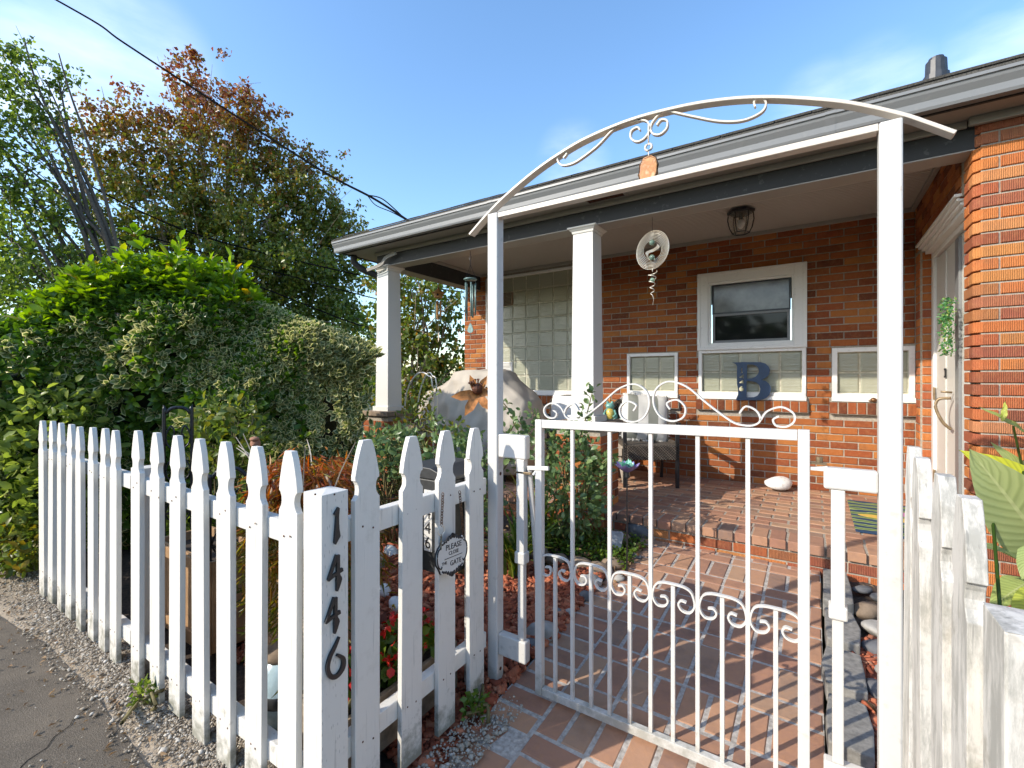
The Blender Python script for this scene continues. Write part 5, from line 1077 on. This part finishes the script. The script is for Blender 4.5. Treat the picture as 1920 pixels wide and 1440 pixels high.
def straps(name, label, base, n, ln, w, m, spread=.5, cat='plant', tint=(0,1), up=1.0):
    t = thing(name, label, cat, base); V = []; F = []; T = []; b = 0
    for i in range(n):
        a = random.uniform(0,2*PI); o = Vector((random.gauss(0,.03), random.gauss(0,.03), 0)); l = ln*random.uniform(.6,1.15); ou = Vector((math.cos(a), math.sin(a), 0)); sd = Vector((-math.sin(a), math.cos(a), 0)); sp = spread*random.uniform(.4,1.3); K = 6; tv = random.uniform(*tint)
        for k in range(K+1):
            s = k/K; p = o+ou*(l*sp*s**1.6)+Vector((0,0,l*up*(s-.42*sp*s**2.6))); ww = w*.5*(1-s**2.2)+.0006
            V += [tuple(p-sd*ww+Vector((0,0,ww*.4))), tuple(p), tuple(p+sd*ww+Vector((0,0,ww*.4)))]; T += [tv]*3
            if k < K: q = b+3*k; F += [(q,q+1,q+4,q+3),(q+1,q+2,q+5,q+4)]
        b += 3*(K+1)
    link('foliage', fast_mesh('foliage', np.array(V), np.array(F), m, {'tint': np.array(T), 'edge': np.zeros(len(V))}), t); return t
straps('daylily', 'strap leaved daylily clump behind the latch post', (-1.62,2.52,.06), 46, .50, .026, M['leaf_strap'], .75)
straps('daylily', 'upright yellow green strap leaves at the rose bush, left of the gate stile', (-1.68,2.92,.08), 34, .62, .022, M['leaf_strap'], .45, tint=(.3,1))
n_ = 2600; P = np.stack([rng.uniform(-1.95,-1.02,n_), rng.uniform(2.88,3.36,n_), np.zeros(n_)], 1); P[:,2] = .0652*(P[:,1]-1.63)+rng.uniform(0,.085,n_)*(1-((P[:,0]+1.5)/.6)**2*.5); leaves('ground_cover', P, rdir(n_)+np.array([0,0,.5]), rdir(n_)*.4+np.array([0,0,1]), rng.uniform(.016,.032,n_), .85, M['leaf_cover'], rng.uniform(0,1,n_), None, kind='stuff')
bush('weed_clump', 'small green weed at the foot of the gate side of the shaded fence', 'plant', (-1.10,1.42,0), (.045,.045,.03), 60, .03, M['leaf_cover'], .7, 4, .03); bush('weed_clump', 'tuft of weeds in the gravel below the long picket fence', 'plant', (-2.26,.74,0), (.05,.04,.05), 70, .03, M['leaf_green'], .5, 4, .05)
bush('bright_herb', 'bright green herb on the boulder behind the shaded pickets', 'plant', (-2.28,2.30,.12), (.11,.10,.08), 420, .024, M['leaf_cover'], .8, 5, .08)
# ornaments in the bed
q = Vector((-1.00,2.86,.07)); sf = thing('solar_flower', 'purple and green glass flower on a thin black stake by the porch step', 'garden stake', q)
obj('stake', MB().tube([(0,0,-.05),(0,0,.66)], .005, 6), M['black_metal'], sf); obj('cup', MB().lathe([(.008,.62),(.016,.63),(.012,.67)], 10), M['black_metal'], sf)
M['purple_glass'] = mat('purple_glass', (.22,.17,.38), .2); M['teal_glass'] = mat('teal_glass', (.25,.55,.42), .25)
n_ = 9; a = np.arange(n_)*2*PI/n_; leaves('outer_petal', np.stack([np.zeros(n_),np.zeros(n_),np.full(n_,.655)],1), np.stack([np.cos(a),np.sin(a),np.full(n_,.42)],1), np.tile([0,0,1.],(n_,1)), np.full(n_,.105), .55, M['purple_glass'], np.zeros(n_), sf, hi=True, bend=-.25)
n_ = 26; a = rng.uniform(0,6.28,n_); leaves('inner_petal', np.stack([.012*np.cos(a),.012*np.sin(a),np.full(n_,.67)],1), np.stack([np.cos(a)*.5,np.sin(a)*.5,rng.uniform(.6,1.2,n_)],1), rdir(n_)+np.array([0,0,1]), rng.uniform(.05,.08,n_), .5, M['teal_glass'], np.zeros(n_), sf, hi=True)
sl = thing('solar_light', 'grey plastic solar spotlight in the ground cover', 'garden light', (-1.17,3.10,.09)); sl.rotation_euler = (R(-10),R(6),R(25))
obj('stake', MB().lathe([(.004,-.06),(.014,.0),(.016,.06)], 8), M['grey_plastic'], sl); obj('head', MB().prism([(-.035,.05),(.035,.05),(.045,.15),(.035,.165),(-.045,.16)], (0,-.02,0), (1,0,0), (0,0,1), (0,.045,0)), M['grey_plastic'], sl, bev=.005)
rfq = atD(912, 735, 2.72); rfl = thing('rust_flower', 'large rusty metal lily on a stake in front of the covered grill', 'garden stake', (rfq.x,rfq.y,gz(rfq.y)))
zf = rfq.z-gz(rfq.y)-.01; obj('stake', MB().tube(spline([(.05,.03,-.05),(.035,.02,.4),(.01,.01,zf-.02),(-.06,.0,zf)],4), .006, 6), M['rust_dark'], rfl)
tocam = Vector((-rfq.x,-rfq.y,-.1)).normalized(); sdv = Vector((tocam.y,-tocam.x,0)).normalized()*-1; upv = Vector((0,0,1)); cen = Vector((-.06,0,zf))-sdv*.005
for k, (an, ln, wd) in enumerate(((186,.155,.55),(240,.15,.55),(308,.125,.6),(12,.13,.55),(62,.12,.5),(112,.12,.5))):
    dv = sdv*math.cos(R(an))+upv*math.sin(R(an))+tocam*.62
    leaves('petal', [tuple(cen)], [tuple(dv)], [tuple(tocam)], [ln], wd*.80, M['rust'], [0], rfl, hi=True, bend=.30, fold=.30)
ce = MB(); ce.ball(cen+tocam*.02+upv*.03, (.034,.034,.036), 12, 8)
for _ in range(16): dv = (upv*1.3+Vector((random.gauss(0,.5),random.gauss(0,.5),0))+tocam*.6).normalized(); ce.tube([cen+tocam*.01, cen+tocam*.01+dv*.085], .0025, 4); ce.ball(cen+tocam*.01+dv*.085, .006, 6, 4)
obj('stamen', ce, M['rust_dark'], rfl)
hp = thing('plant_hoop', 'pale metal hoop plant support against the brick porch wall', 'plant support', (-3.30,3.30,.1)); d = MB()
for o_, w_ in ((0,.30),(.12,.14)): d.tube(spline([(-.16+o_,o_*.5,0),(-.16+o_,o_*.5,.85),(-.12+o_,o_*.5,1.12),(.02+o_*.6,o_*.5,1.28),(.16,o_*.5,1.26),(.22,o_*.5,1.1),(.23,o_*.5,0)],5), .007, 6)
obj('hoop', d, M['silver'], hp)
# black trellis and hoop behind the long fence
def trellis(base, rz, w, h, label):
    t = thing('garden_trellis', label, 'trellis', base, rz=rz); d = MB(); arc = [(-w,0,0),(-w,0,h-w*1.2),(-w*.88,0,h-w*.55),(-w*.5,0,h-w*.1),(0,0,h),(w*.5,0,h-w*.1),(w*.88,0,h-w*.55),(w,0,h-w*1.2),(w,0,0)]
    d.tube(spline(arc,5), .010, 7); obj('frame', d, M['black_metal'], t, smooth=True)
    for z_ in (.55,.66,.18): obj('crossbar', MB().box(-w,w,-.006,.006,z_*h/1.2-.006,z_*h/1.2+.006), M['black_metal'], t)
    for sx in (-1,1):
        for z0, s_ in ((h-.16,1),(h-.36,.9),(h-.60,.9)): d = MB(); d.tube(spline([(sx*w*.15,0,z0-.10*s_),(sx*w*.75,0,z0-.06*s_),(sx*w*.85,0,z0),(sx*w*.5,0,z0+.05*s_),(sx*w*.25,0,z0+.01),(sx*w*.45,0,z0-.02)],5), .005, 5); obj('scroll', d, M['black_metal'], t, smooth=True)
q = atD(334,712,2.75); trellis((q.x,q.y,0), R(62), .068, 1.155, 'tall narrow black arched trellis with scrolls behind the long picket fence')
q = atD(430,712,2.35); trellis((q.x,q.y,0), R(55), .085, .87, 'lower black arched trellis behind the pickets, beside the feathery maple')
fb = atD(479,835,2.55); fg = thing('bird_ornament', 'tan pottery head ornament on a dark stake peeping over the pickets', 'garden ornament', (fb.x,fb.y,0))
d = MB(); d.ball((0,0,fb.z+.01), (.028,.026,.030), 14, 10); d.ball((.006,-.008,fb.z+.036), (.026,.024,.014), 12, 8); d.ball((.020,-.022,fb.z+.004), (.008,.010,.007), 8, 6); d.ball((0,0,fb.z-.03), (.022,.02,.024), 12, 8); obj('head', d, M['terracotta'], fg, smooth=True)
obj('stake', MB().tube([(0,0,-.02),(0,0,fb.z-.02)], .010, 8), M['mailbox'], fg)
# planters
def planter(base, w, dp, h, label, m='wood', rz=0):
    t = thing('wooden_planter', label, 'planter', base, rz=rz); n = max(2, round(w/.14)); bw = w/n
    for i in range(n):
        for yy in (0, dp-.018): obj('board', MB().box(-w/2+i*bw+.002,-w/2+(i+1)*bw-.002,yy,yy+.018,0,h+random.uniform(-.006,.006)), M[m], t, bev=.002)
    for sx in (-1,1): obj('end_board', MB().box(sx*(w/2-.008)-.009,sx*(w/2-.008)+.009,.019,dp-.019,.005,h-.003), M[m], t, bev=.002)
    e = MB(); e.box(-w/2-.01,w/2+.01,-.014,-.001,h-.06,h-.005); e.box(-w/2-.01,w/2+.01,-.014,-.001,.03,.085); obj('batten', e, M[m], t, bev=.002); obj('soil', MB().box(-w/2+.02,w/2-.02,.02,dp-.02,.02,h-.05), M['soil'], t); return t
planter((-2.72,1.04,0), .62, .28, .45, 'tall tan wooden planter box behind the middle of the long fence'); planter((-2.02,1.22,0), .50, .26, .43, 'tan wooden planter box under the feathery maple')
t = thing('flower_trough', 'weathered wooden trough of red begonias behind the shaded pickets', 'planter', (0,0,0)); ty0, ty1, tx0, tx1 = .93, 1.52, -1.52, -1.275
d = MB()
obj('side_board', MB().box(tx1-.02,tx1,ty0,ty1,.01,.105), M['wood_grey'], t, bev=.003); obj('side_board', MB().box(tx1-.02,tx1-.001,ty0,ty1,.109,.205), M['wood_grey'], t, bev=.003); obj('side_board', MB().box(tx0,tx0+.02,ty0,ty1,.01,.205), M['wood_grey'], t, bev=.003)
obj('end_board', MB().box(tx0+.021,tx1-.021,ty0,ty0+.02,.01,.205), M['wood_grey'], t, bev=.003); obj('end_board', MB().box(tx0+.021,tx1-.021,ty1-.02,ty1,.01,.205), M['wood_grey'], t, bev=.003); obj('soil', MB().box(tx0+.021,tx1-.021,ty0+.021,ty1-.021,.02,.165), M['soil'], t)
for k, y in enumerate((1.02,1.18,1.36)):
    bb = bush('begonia', ('red begonia nearest the numbered post in the trough','red begonia in the middle of the trough','red begonia at the gate end of the trough')[k], 'flower', (-1.39,y,.17), (.105,.10,.08), 130, .05, M['leaf_cover'], .85, 5, .08, hi=True)
    n_ = 95; P = cloud((0,0,.11), (.12,.11,.09), n_); P[:,2] = np.maximum(P[:,2], .07); leaves('blossom', P, rdir(n_)+np.array([0,0,.4]), rdir(n_)+np.array([.4,-.4,.6]), rng.uniform(.022,.036,n_), .95, M['petal_red'], rng.uniform(0,1,n_), bb, hi=True)
pg = thing('ceramic_pot', 'white and blue glazed ceramic jar ornament behind the last pickets of the long fence', 'garden ornament', (-1.72,1.02,0))
d = MB(); d.lathe([(.07,0),(.095,.05),(.108,.13),(.10,.21),(.075,.26),(.07,.262)], 20); obj('jar', d, M['blue_glaze'], pg, smooth=True); d = MB(); d.lathe([(.098,.085),(.1115,.125),(.1095,.15),(.1085,.151)], 20, cap=False); obj('dark_band', d, M['mailbox'], pg, smooth=True)
d = MB(); d.lathe([(.078,.255),(.085,.275),(.05,.30),(.03,.34),(.0,.35)], 16); obj('lid', d, M['stone_brown'], pg, smooth=True)
# feathery weeping maple
mp_ = thing('laceleaf_maple', 'low weeping maple with feathery orange and green leaves behind the fence', 'small tree', (-1.86,1.22,0)); d = MB(); tips = []
for k in range(30):
    a = 2*PI*k/30+random.gauss(0,.1); r_ = random.uniform(.16,.42); top = Vector((r_*.5*math.cos(a), r_*.42*math.sin(a), random.uniform(.80,.93))); end = Vector((r_*math.cos(a)*1.0, r_*.62*math.sin(a), random.uniform(.28,.70))); pts = spline([(0,0,0),(random.gauss(0,.02),random.gauss(0,.02),.55), top, end],5); d.tube(pts, list(np.linspace(.022,.002,len(pts))), 5); tips += [tuple(p) for p in pts[8:]]
obj('branch', d, M['bark'], mp_, smooth=True); tips = np.array(tips); n_ = 9500; P = tips[rng.integers(0,len(tips),n_)]+rng.normal(0,.04,(n_,3)); D = unit(P*np.array([1,1,0]))*.5+rdir(n_)*.65+np.array([0,0,-.55])
leaves('foliage', P, D, rdir(n_), rng.uniform(.04,.085,n_), .13, M['leaf_maple'], np.clip((P[:,2]-.35)*1.1+.12+rng.normal(0,.22,n_),0,1), mp_)
for k in range(7): pass
for k in range(8):
    d = MB(); a = random.uniform(0,6.28); d.tube(spline([(.2*math.cos(a),.15*math.sin(a),.8),(.3*math.cos(a),.2*math.sin(a),.95),(.42*math.cos(a),.25*math.sin(a),random.uniform(1.0,1.10))],3), [.005,.004,.004,.003,.003,.002,.0015], 4); obj('bare_twig', d, M['pale_wood'], mp_)
# fern and leafy things behind the fence foot
bush('fern', 'green fern between the pickets and the wooden planters', 'fern', (-2.85,1.55,.0), (.30,.20,.20), 1000, .07, M['leaf_green'], .18, 8, .52, tint=(.2,1))
bush('fern', 'fern at the far end of the long picket fence', 'fern', (-3.35,1.45,0), (.45,.28,.22), 1300, .08, M['leaf_green'], .2, 8, .32, tint=(.1,.8))
# canna at the right
ca = thing('canna', 'broad leaved canna plant against the brick pier at the right edge', 'plant', (.62,2.05,.02))
def broad(name, p, d_, up_, ln, ratio, tint, K=9):
    p, d_, up_ = Vector(p), Vector(d_).normalized(), Vector(up_).normalized(); sd = d_.cross(up_).normalized(); nn = sd.cross(d_); V = []; F = []; E_ = []
    for k in range(K+1):
        s = k/K; w_ = ln*ratio*.5*math.sin(PI*min(1,s*.96+.04)**.8)**.9*(1 if s < 1 else 0); c = p+d_*(ln*s)-nn*(ln*.22*s*s); row = (-1,-.5,0,.5,1)
        for u in row: V.append(tuple(c+sd*(w_*u)+nn*(w_*.30*abs(u)+.006*math.sin(16*s+9*u)*abs(u)))); E_.append(.5)
    for k in range(K):
        for i in range(4): a = k*5+i; F.append((a,a+1,a+6,a+5))
    return link(name, fast_mesh(name, np.array(V), np.array(F), M['canna'], {'tint': np.full(len(V), tint), 'edge': np.array(E_), 'u': np.tile([-1,-.5,0,.5,1.], K+1), 's': np.repeat(np.arange(K+1)/K, 5)}), ca)
M['canna'] = leafmat('canna_leaf', [(0,(.33,.39,.17)),(.6,(.36,.44,.13)),(1,(.58,.60,.05))], rough=.42, trans=.3)
g_ = G(M['canna']); at_ = g_.n('Attribute', attribute_name='u'); as_ = g_.n('Attribute', attribute_name='s'); v_ = g_.math('SINE', g_.math('MULTIPLY', g_.math('SUBTRACT', as_.outputs['Fac'], g_.math('MULTIPLY', g_.math('ABSOLUTE', at_.outputs['Fac']), .22)), 85)); g_.bump(v_, .3, .0015); bc_ = g_.b.inputs['Base Color'].links[0].from_socket; mid_ = g_.math('LESS_THAN', g_.math('ABSOLUTE', at_.outputs['Fac']), .05); c2_ = g_.mix(g_.math('MULTIPLY', g_.math('MAXIMUM', v_, 0), .38), bc_, (.10,.15,.045)); g_.col(g_.mix(g_.math('MULTIPLY', mid_, .7), c2_, (.46,.50,.24)))
def cl(px, py, d_): return tuple(atD(px, py, d_)-Vector((.62,2.05,.02)))
def cleaf(a, b, up_, ratio, tint, d0=1.95, d1=1.9):
    p = Vector(cl(*a, d0)); q = Vector(cl(*b, d1)); broad('leaf', p, q-p+Vector((0,0,.22*(q-p).length*.5)), up_, (q-p).length*1.02, ratio, tint)
cleaf((1975,1050),(1842,880),(-.3,-1,.6),.50,.10); cleaf((1985,945),(1826,858),(-.35,-1,.7),.34,1.0,2.06,2.10); cleaf((1960,920),(1872,845),(-.2,-1,.4),.20,.3,2.15,2.15); cleaf((1950,1075),(1848,1010),(-.3,-.6,1),.22,.1); cleaf((1930,1090),(1866,1135),(-.5,-1,.5),.5,.55,2.05,2.0); cleaf((1960,1110),(1905,1160),(-.4,-1,.6),.5,.8); cleaf((1940,1020),(1915,1080),(-.6,-1,.2),.4,.35,1.85,1.8)
cleaf((1925,812),(1853,768),(0,-1,.6),.10,.5,2.3,2.3); cleaf((1880,790),(1888,752),(0,-1,.2),.22,.8,2.3,2.3)
d = MB(); d.tube([(.0,0,0),cl(1965,1040,1.97)], .014, 7); d.tube([(.05,.05,0),cl(1970,900,2.1)], .013, 7); d.tube([(-.1,.0,0),cl(1858,930,2.05)], .006, 6); d.tube([(.05,.1,.3),cl(1900,800,2.3)], .005, 6); obj('stem', d, M['leaf_strap'], ca, smooth=True)
straps('canna_shoots', 'narrow green shoots between the weathered pickets and the canna', (.50,2.25,.03), 16, .42, .020, M['leaf_strap'], .5)
# ---------------------------------------------------------------- hedge
def hedge():
    t = thing('hedge', 'tall mixed hedge with white edged leaves and glossy bright shoots beyond the picket fence', 'hedge', (-4.6,1.7,0))
    B = np.array([-4.6,1.7,0])
    spine = [(-5.60,.35,1.50),(-5.15,1.02,1.86),(-4.80,1.58,2.14),(-4.45,2.02,2.02),(-4.10,2.38,1.90),(-3.75,2.64,1.80),(-3.38,2.76,1.58)]
    sp_ = spline([Vector(s) for s in spine], 8); hw = .50
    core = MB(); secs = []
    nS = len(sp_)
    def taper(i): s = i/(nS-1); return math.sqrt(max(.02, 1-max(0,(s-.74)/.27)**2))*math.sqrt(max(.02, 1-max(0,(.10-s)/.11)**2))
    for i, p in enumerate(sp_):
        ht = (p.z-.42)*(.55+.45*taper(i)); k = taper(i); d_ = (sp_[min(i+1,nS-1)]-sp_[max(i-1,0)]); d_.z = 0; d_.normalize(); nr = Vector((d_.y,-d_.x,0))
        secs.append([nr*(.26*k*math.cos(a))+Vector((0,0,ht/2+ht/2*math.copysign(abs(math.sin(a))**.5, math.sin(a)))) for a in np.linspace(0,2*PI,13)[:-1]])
    nc = int(nS*.86); core.sweep([Vector((p.x-B[0], p.y-B[1], 0)) for p in sp_[6:nc]], secs[6:nc]); M['hedge_core'] = simple('hedge_shade', (.022,.032,.012), 1, 0, 16, .6, .5)
    obj('inner_shade_core', core, M['hedge_core'], t)  # solid core for the twigs, coloured dark as the shade inside the hedge
    S_ = np.array([tuple(p) for p in sp_]); T_ = unit(np.gradient(S_, axis=0)*np.array([1,1,0])); NR = np.stack([T_[:,1], -T_[:,0], np.zeros(len(S_))], 1)     # points to the camera side
    def surf(n, amin=-.35, amax=1.25, lo=.0, hi=1.0):
        i = rng.integers(int(lo*(len(S_)-1)), max(int(hi*(len(S_)-1)),1)+1, n); a = rng.uniform(amin, amax, n)*PI/2                                     # 0 = face, 1 = top
        ht = S_[i,2]; f = np.cos(a); s = np.sin(a); zz = np.where(a < 0, ht*.5*(1+np.sin(a)*1.0)-.0, ht*.5+ht*.5*np.sign(s)*np.abs(s)**.62)
        lump = 1+.16*np.sin(5.1*S_[i,1]+3*zz)+.10*np.sin(9*S_[i,1]-6*zz+1)
        tk = np.array([taper(q) for q in range(nS)]); P = S_[i]*np.array([1,1,0])+NR[i]*(hw*tk[i]*np.sign(f)*np.abs(f)**.55*lump)[:,None]+T_[i]*rng.uniform(-.09,.09,n)[:,None]; P[:,2] = zz*(1+.03*np.sin(4*S_[i,1]))
        A = NR[i]*f[:,None]+np.stack([np.zeros(n),np.zeros(n),np.maximum(s,.15)],1)+rng.normal(0,.35,(n,3)); return P-B, A, i
    # white edged rosettes over the lower and right hand part
    C1, A1, _ = surf(1700, -.9, 1.15, .50, 1.0); C2, A2, _ = surf(420, -.8, .45, .10, .55); C3, A3, _ = surf(330, -.8, 1.2, .0, .14)
    C = np.concatenate([C1,C2,C3]); A = np.concatenate([A1,A2,A3]); P, D, U, Ln, idx = rosettes(C, A, 10, .084)
    leaves('variegated_leaf', P, D, U, Ln, .46, M['leaf_hedge'], np.clip(.55+rng.normal(0,.25,len(P)),0,1), t, hi=True, kind='stuff', obo=True)
    C, A, i = surf(2700, -.95, 1.15, .0, .80); P, D, U, Ln, idx = rosettes(C-A*0, A, 7, .085, 1.1)
    leaves('glossy_leaf', P, D, U, Ln, .50, M['leaf_laurel'], np.clip(.40+rng.normal(0,.22,len(P)),0,.94), t, hi=True, kind='stuff')
    C, A, i = surf(330, .55, 1.1, .20, .60); C[:,2] += np.abs(rng.normal(0,.11,len(C))); P, D, U, Ln, idx = rosettes(C, A*.4+np.array([0,0,1]), 9, .10, 1.0)
    leaves('bright_shoot', P, D, U, Ln, .46, M['leaf_laurel'], np.clip(.72+rng.normal(0,.14,len(P)),0,1), t, hi=True, kind='stuff')
    tb = MB()
    for _ in range(26):
        C, A, i = surf(1, .75, 1.0, .24, .66); p = Vector(C[0]); e = p+Vector((random.gauss(0,.10), random.gauss(0,.10), random.uniform(.14,.36))); tb.tube([p-Vector((0,0,.2)), p, e], .004, 4); k = 13; s = np.linspace(0,1,k)
        PP = np.array([tuple(p.lerp(e, x)) for x in s]); DD = rdir(k)*.8+np.array(tuple((e-p).normalized()))*.9; leaves_acc.append((PP, DD, rng.uniform(.07,.11,k)))
    obj('shoot_stem', tb, M['stem'], t); PP = np.concatenate([a for a,_,_ in leaves_acc]); DD = np.concatenate([b for _,b,_ in leaves_acc]); LL = np.concatenate([c for _,_,c in leaves_acc])
    leaves('bright_shoot', PP, DD, rdir(len(PP))*.6+np.array([0,0,.9]), LL, .5, M['leaf_laurel'], np.clip(.8+rng.normal(0,.12,len(PP)),0,.96), t, hi=True, kind='stuff')
    return t
leaves_acc = []; hedge()
bush('bramble', 'yellow green leafy vine climbing behind the far pickets of the long fence', 'vine', (-3.45,1.6,0), (.36,.24,.30), 620, .065, M['leaf_autumn'], .55, 12, .92, hi=True, tint=(.1,.62))
bush('roadside_shrub', 'sunlit light green shrub at the left end of the long picket fence', 'shrub', (-4.75,.98,0), (.55,.42,.66), 3200, .075, M['leaf_green'], .6, 14, .75, hi=True, tint=(.55,1))
bush('roadside_weeds', 'mixed green weeds with a few orange leaves on the sidewalk edge at the far left', 'plant', (-4.55,.78,0), (.45,.20,.20), 1000, .06, M['leaf_autumn'], .55, 10, .22, hi=True, tint=(.1,.75))
bush('roadside_shrub', 'tall pale green shrub at the far left edge beside the sidewalk', 'shrub', (-6.0,.70,0), (.8,.5,.95), 3400, .09, M['leaf_green'], .55, 14, 1.0, hi=True, tint=(.5,1))
# ---------------------------------------------------------------- trees
M['bark_dark'] = simple('dark_bark', (.11,.085,.065), .95, 0, 20, .4, .6)
def cpt(px, py, d, r): q = atD(px, py, d); return (q.x, q.y, q.z, r)
def autumn(lo, hi, top):                                        # leaves turn red towards the crown tips
    return lambda P: lo+(hi-lo)*np.clip((P[:,2]-2.5)/(top-2.5),0,1)**2.2+rng.normal(0,.13,len(P))
big = [(365,150,14,.85),(372,225,14.2,1.0),(300,235,14,.9),(470,225,14,.8),(505,290,14.3,1.0),(255,270,13.6,.85),(205,235,13.4,.7),(195,300,13.5,.8),(180,390,13.5,.9),(265,360,13.8,1.2),(345,320,14,1.3),(430,330,14.2,1.4),(520,380,14.4,1.2),(565,310,14.6,.9),(595,380,14.6,.9),(620,450,14.8,1.0),(640,540,15,.8),(560,470,14.5,1.3),(480,450,14,1.4),(390,430,13.8,1.3),(300,450,13.6,1.2),(225,480,13.4,1.1),(610,580,14.8,.9),(540,560,14.3,1.2),(450,540,14,1.3),(350,560,13.8,1.2),(648,480,15,.6),(250,560,13.5,1.2),(665,600,14.8,.6),(600,520,14.6,1.2),(560,400,14.4,1.1),(630,400,15,.7),(655,430,15,.5),(520,520,14,1.3),(580,610,14.4,1.2),(430,250,14.2,1.0),(400,400,14,1.2)]
tree('pear_tree', 'large pear tree turning red at its crown tips behind the hedge', atD(395,760,14)*1.0-Vector((0,0,atD(395,760,14).z+.1)), [cpt(a,b,d,r) for a,b,d,r in big], M['leaf_pear'], 56000, .12, .17, autumn(.28,.80,9.8), stems=7, fork=.30, sig=.52)
lt_ = [(20,120,11,.8),(60,170,11,.6),(110,150,11.2,.45),(15,230,10.8,.8),(70,240,11,.5),(20,330,10.6,.9),(60,400,10.8,1.0),(10,440,10.5,1.0),(100,470,11,.9),(40,520,10.6,1.0),(150,530,11.2,.8),(-40,300,10.5,1.2),(-80,180,10.5,1.2)]
tree('leaning_tree', 'thin leaved tree with long bare leaning limbs at the left edge', atD(228,760,11.2)-Vector((0,0,atD(228,760,11.2).z+.1)), [cpt(a,b,d,r) for a,b,d,r in lt_], M['leaf_green'], 8200, .11, .15, lambda P: .46+rng.normal(0,.2,len(P)), stems=5, fork=.36, sig=.55, bark='bark_dark')
lo_ = bpy.data.objects['leaning_tree']; lm = MB()
for ln, r0 in (([(232,700),(222,560),(200,450),(150,330),(95,220),(60,130),(45,70)],.07),([(228,700),(205,540),(170,440),(110,340),(45,235),(0,150)],.06),([(236,700),(232,540),(205,400),(165,270),(130,170),(110,100)],.055),([(200,450),(150,400),(70,330),(-20,260)],.04),([(150,330),(120,230),(85,150)],.03)):
    pts = spline([atD(a, b, 11.0)-lo_.location for a, b in ln], 6); lm.tube(pts, list(np.linspace(r0, .012, len(pts))), 6)
obj('limb', lm, M['bark_dark'], lo_, smooth=True, kind='stuff')
bt = [(800,560,8.6,.45),(760,540,8.8,.4),(735,600,9,.5),(785,620,8.8,.5),(840,620,9,.35),(760,670,8.8,.55),(825,680,9,.5),(790,720,8.6,.6),(740,730,8.8,.6),(850,690,9.2,.3),(700,660,9.2,.45),(845,560,9,.3),(720,520,9,.4),(780,500,9,.35),(870,740,8.8,.5)]
tree('young_tree', 'sparse young tree with yellowing leaves seen between the porch columns', atD(775,790,8.8)-Vector((0,0,atD(775,790,8.8).z+.1)), [cpt(a,b,d,r) for a,b,d,r in bt], M['leaf_autumn'], 6200, .10, .07, lambda P: .42+rng.normal(0,.22,len(P)), stems=3, fork=.35, sig=.5)
far = [(700,730,12,.6),(742,752,11,.7),(670,700,12,.7),(850,745,12,.5),(800,765,12,.7),(640,640,18,1.0),(690,640,19,.9),(600,690,18,1.3),(850,720,22,.8),(760,740,20,1.2),(890,735,24,.9),(820,760,20,1.2)]
tree('far_tree', 'dark green trees far behind the house corner', atD(740,780,20)-Vector((0,0,atD(740,780,20).z+.1)), [cpt(a,b,d,r) for a,b,d,r in far], M['leaf_green'], 7000, .16, .14, lambda P: .25+rng.normal(0,.18,len(P)), stems=4, fork=.3)
fl = [(0,500,16,1.6),(80,560,16,1.6),(160,600,17,1.6),(-120,480,15,2.2),(250,640,17,1.5),(330,660,17,1.5),(430,650,18,1.5),(520,660,18,1.4)]
tree('back_tree', 'dense green tree filling the gap below the pear tree at the left', atD(150,760,16.5)-Vector((0,0,atD(150,760,16.5).z+.1)), [cpt(a,b,d,r) for a,b,d,r in fl], M['leaf_green'], 15000, .17, .2, lambda P: .35+rng.normal(0,.2,len(P)), stems=4, fork=.3, sig=.6)
n_ = 9000; P = np.stack([rng.uniform(-34,34,n_), -13.5+rng.normal(0,1.1,n_), rng.uniform(0,1,n_)**.8*5.2], 1); P[:,2] *= .72+.28*np.sin(P[:,0]*.55+1)*np.sin(P[:,0]*.21)
leaves('street_trees', P, rdir(n_), rdir(n_)+np.array([0,0,.6]), rng.uniform(.5,.9,n_), .8, M['leaf_green'], rng.uniform(0,.45,n_), None, kind='stuff')
# ---------------------------------------------------------------- overhead lines
def cable(pts, r, label, group=None, sag=0):
    P = [atD(*p) for p in pts]; d = MB(); d.tube(spline(P, 8), r, 5); o = obj('overhead_cable', d, M['cable'], None, smooth=True); return tag(o, label, 'cable', group)
cc = cable([(-420,-260,10),(-120,-120,8.6),(150,25,7.6),(232,80,7.3),(400,190,6.9),(600,318,6.4),(700,372,6.1),(766,414,5.9)], .015, 'thick black service cable running from the upper left sky down to the roof edge')
d = MB(); P = [atD(*p) for p in ((690,366,6.12),(715,372,6.05),(740,392,5.98),(766,417,5.9))]; d.tube(spline(P,6), .008, 5); P = [atD(*p) for p in ((690,368,6.12),(705,385,6.08),(735,398,5.98),(766,415,5.9))]; d.tube(spline(P,6), .006, 5); obj('drip_loop', d, M['cable'], cc, smooth=True)
cable([(-60,235,12),(80,300,12),(260,395,12.2),(420,455,12.5),(705,523,13),(770,535,13.2),(870,548,13.5)], .022, 'upper black utility line crossing in front of the pear tree', 'utility lines')
cable([(-60,320,12),(120,390,12),(300,450,12.2),(480,500,12.5),(705,560,13),(870,590,13.5)], .016, 'middle thin utility line crossing in front of the pear tree', 'utility lines')
cable([(-60,350,12),(60,385,12),(200,440,12.2),(440,520,12.5),(660,605,13),(710,613,13),(800,625,13.4)], .018, 'lowest utility line crossing in front of the pear tree', 'utility lines')
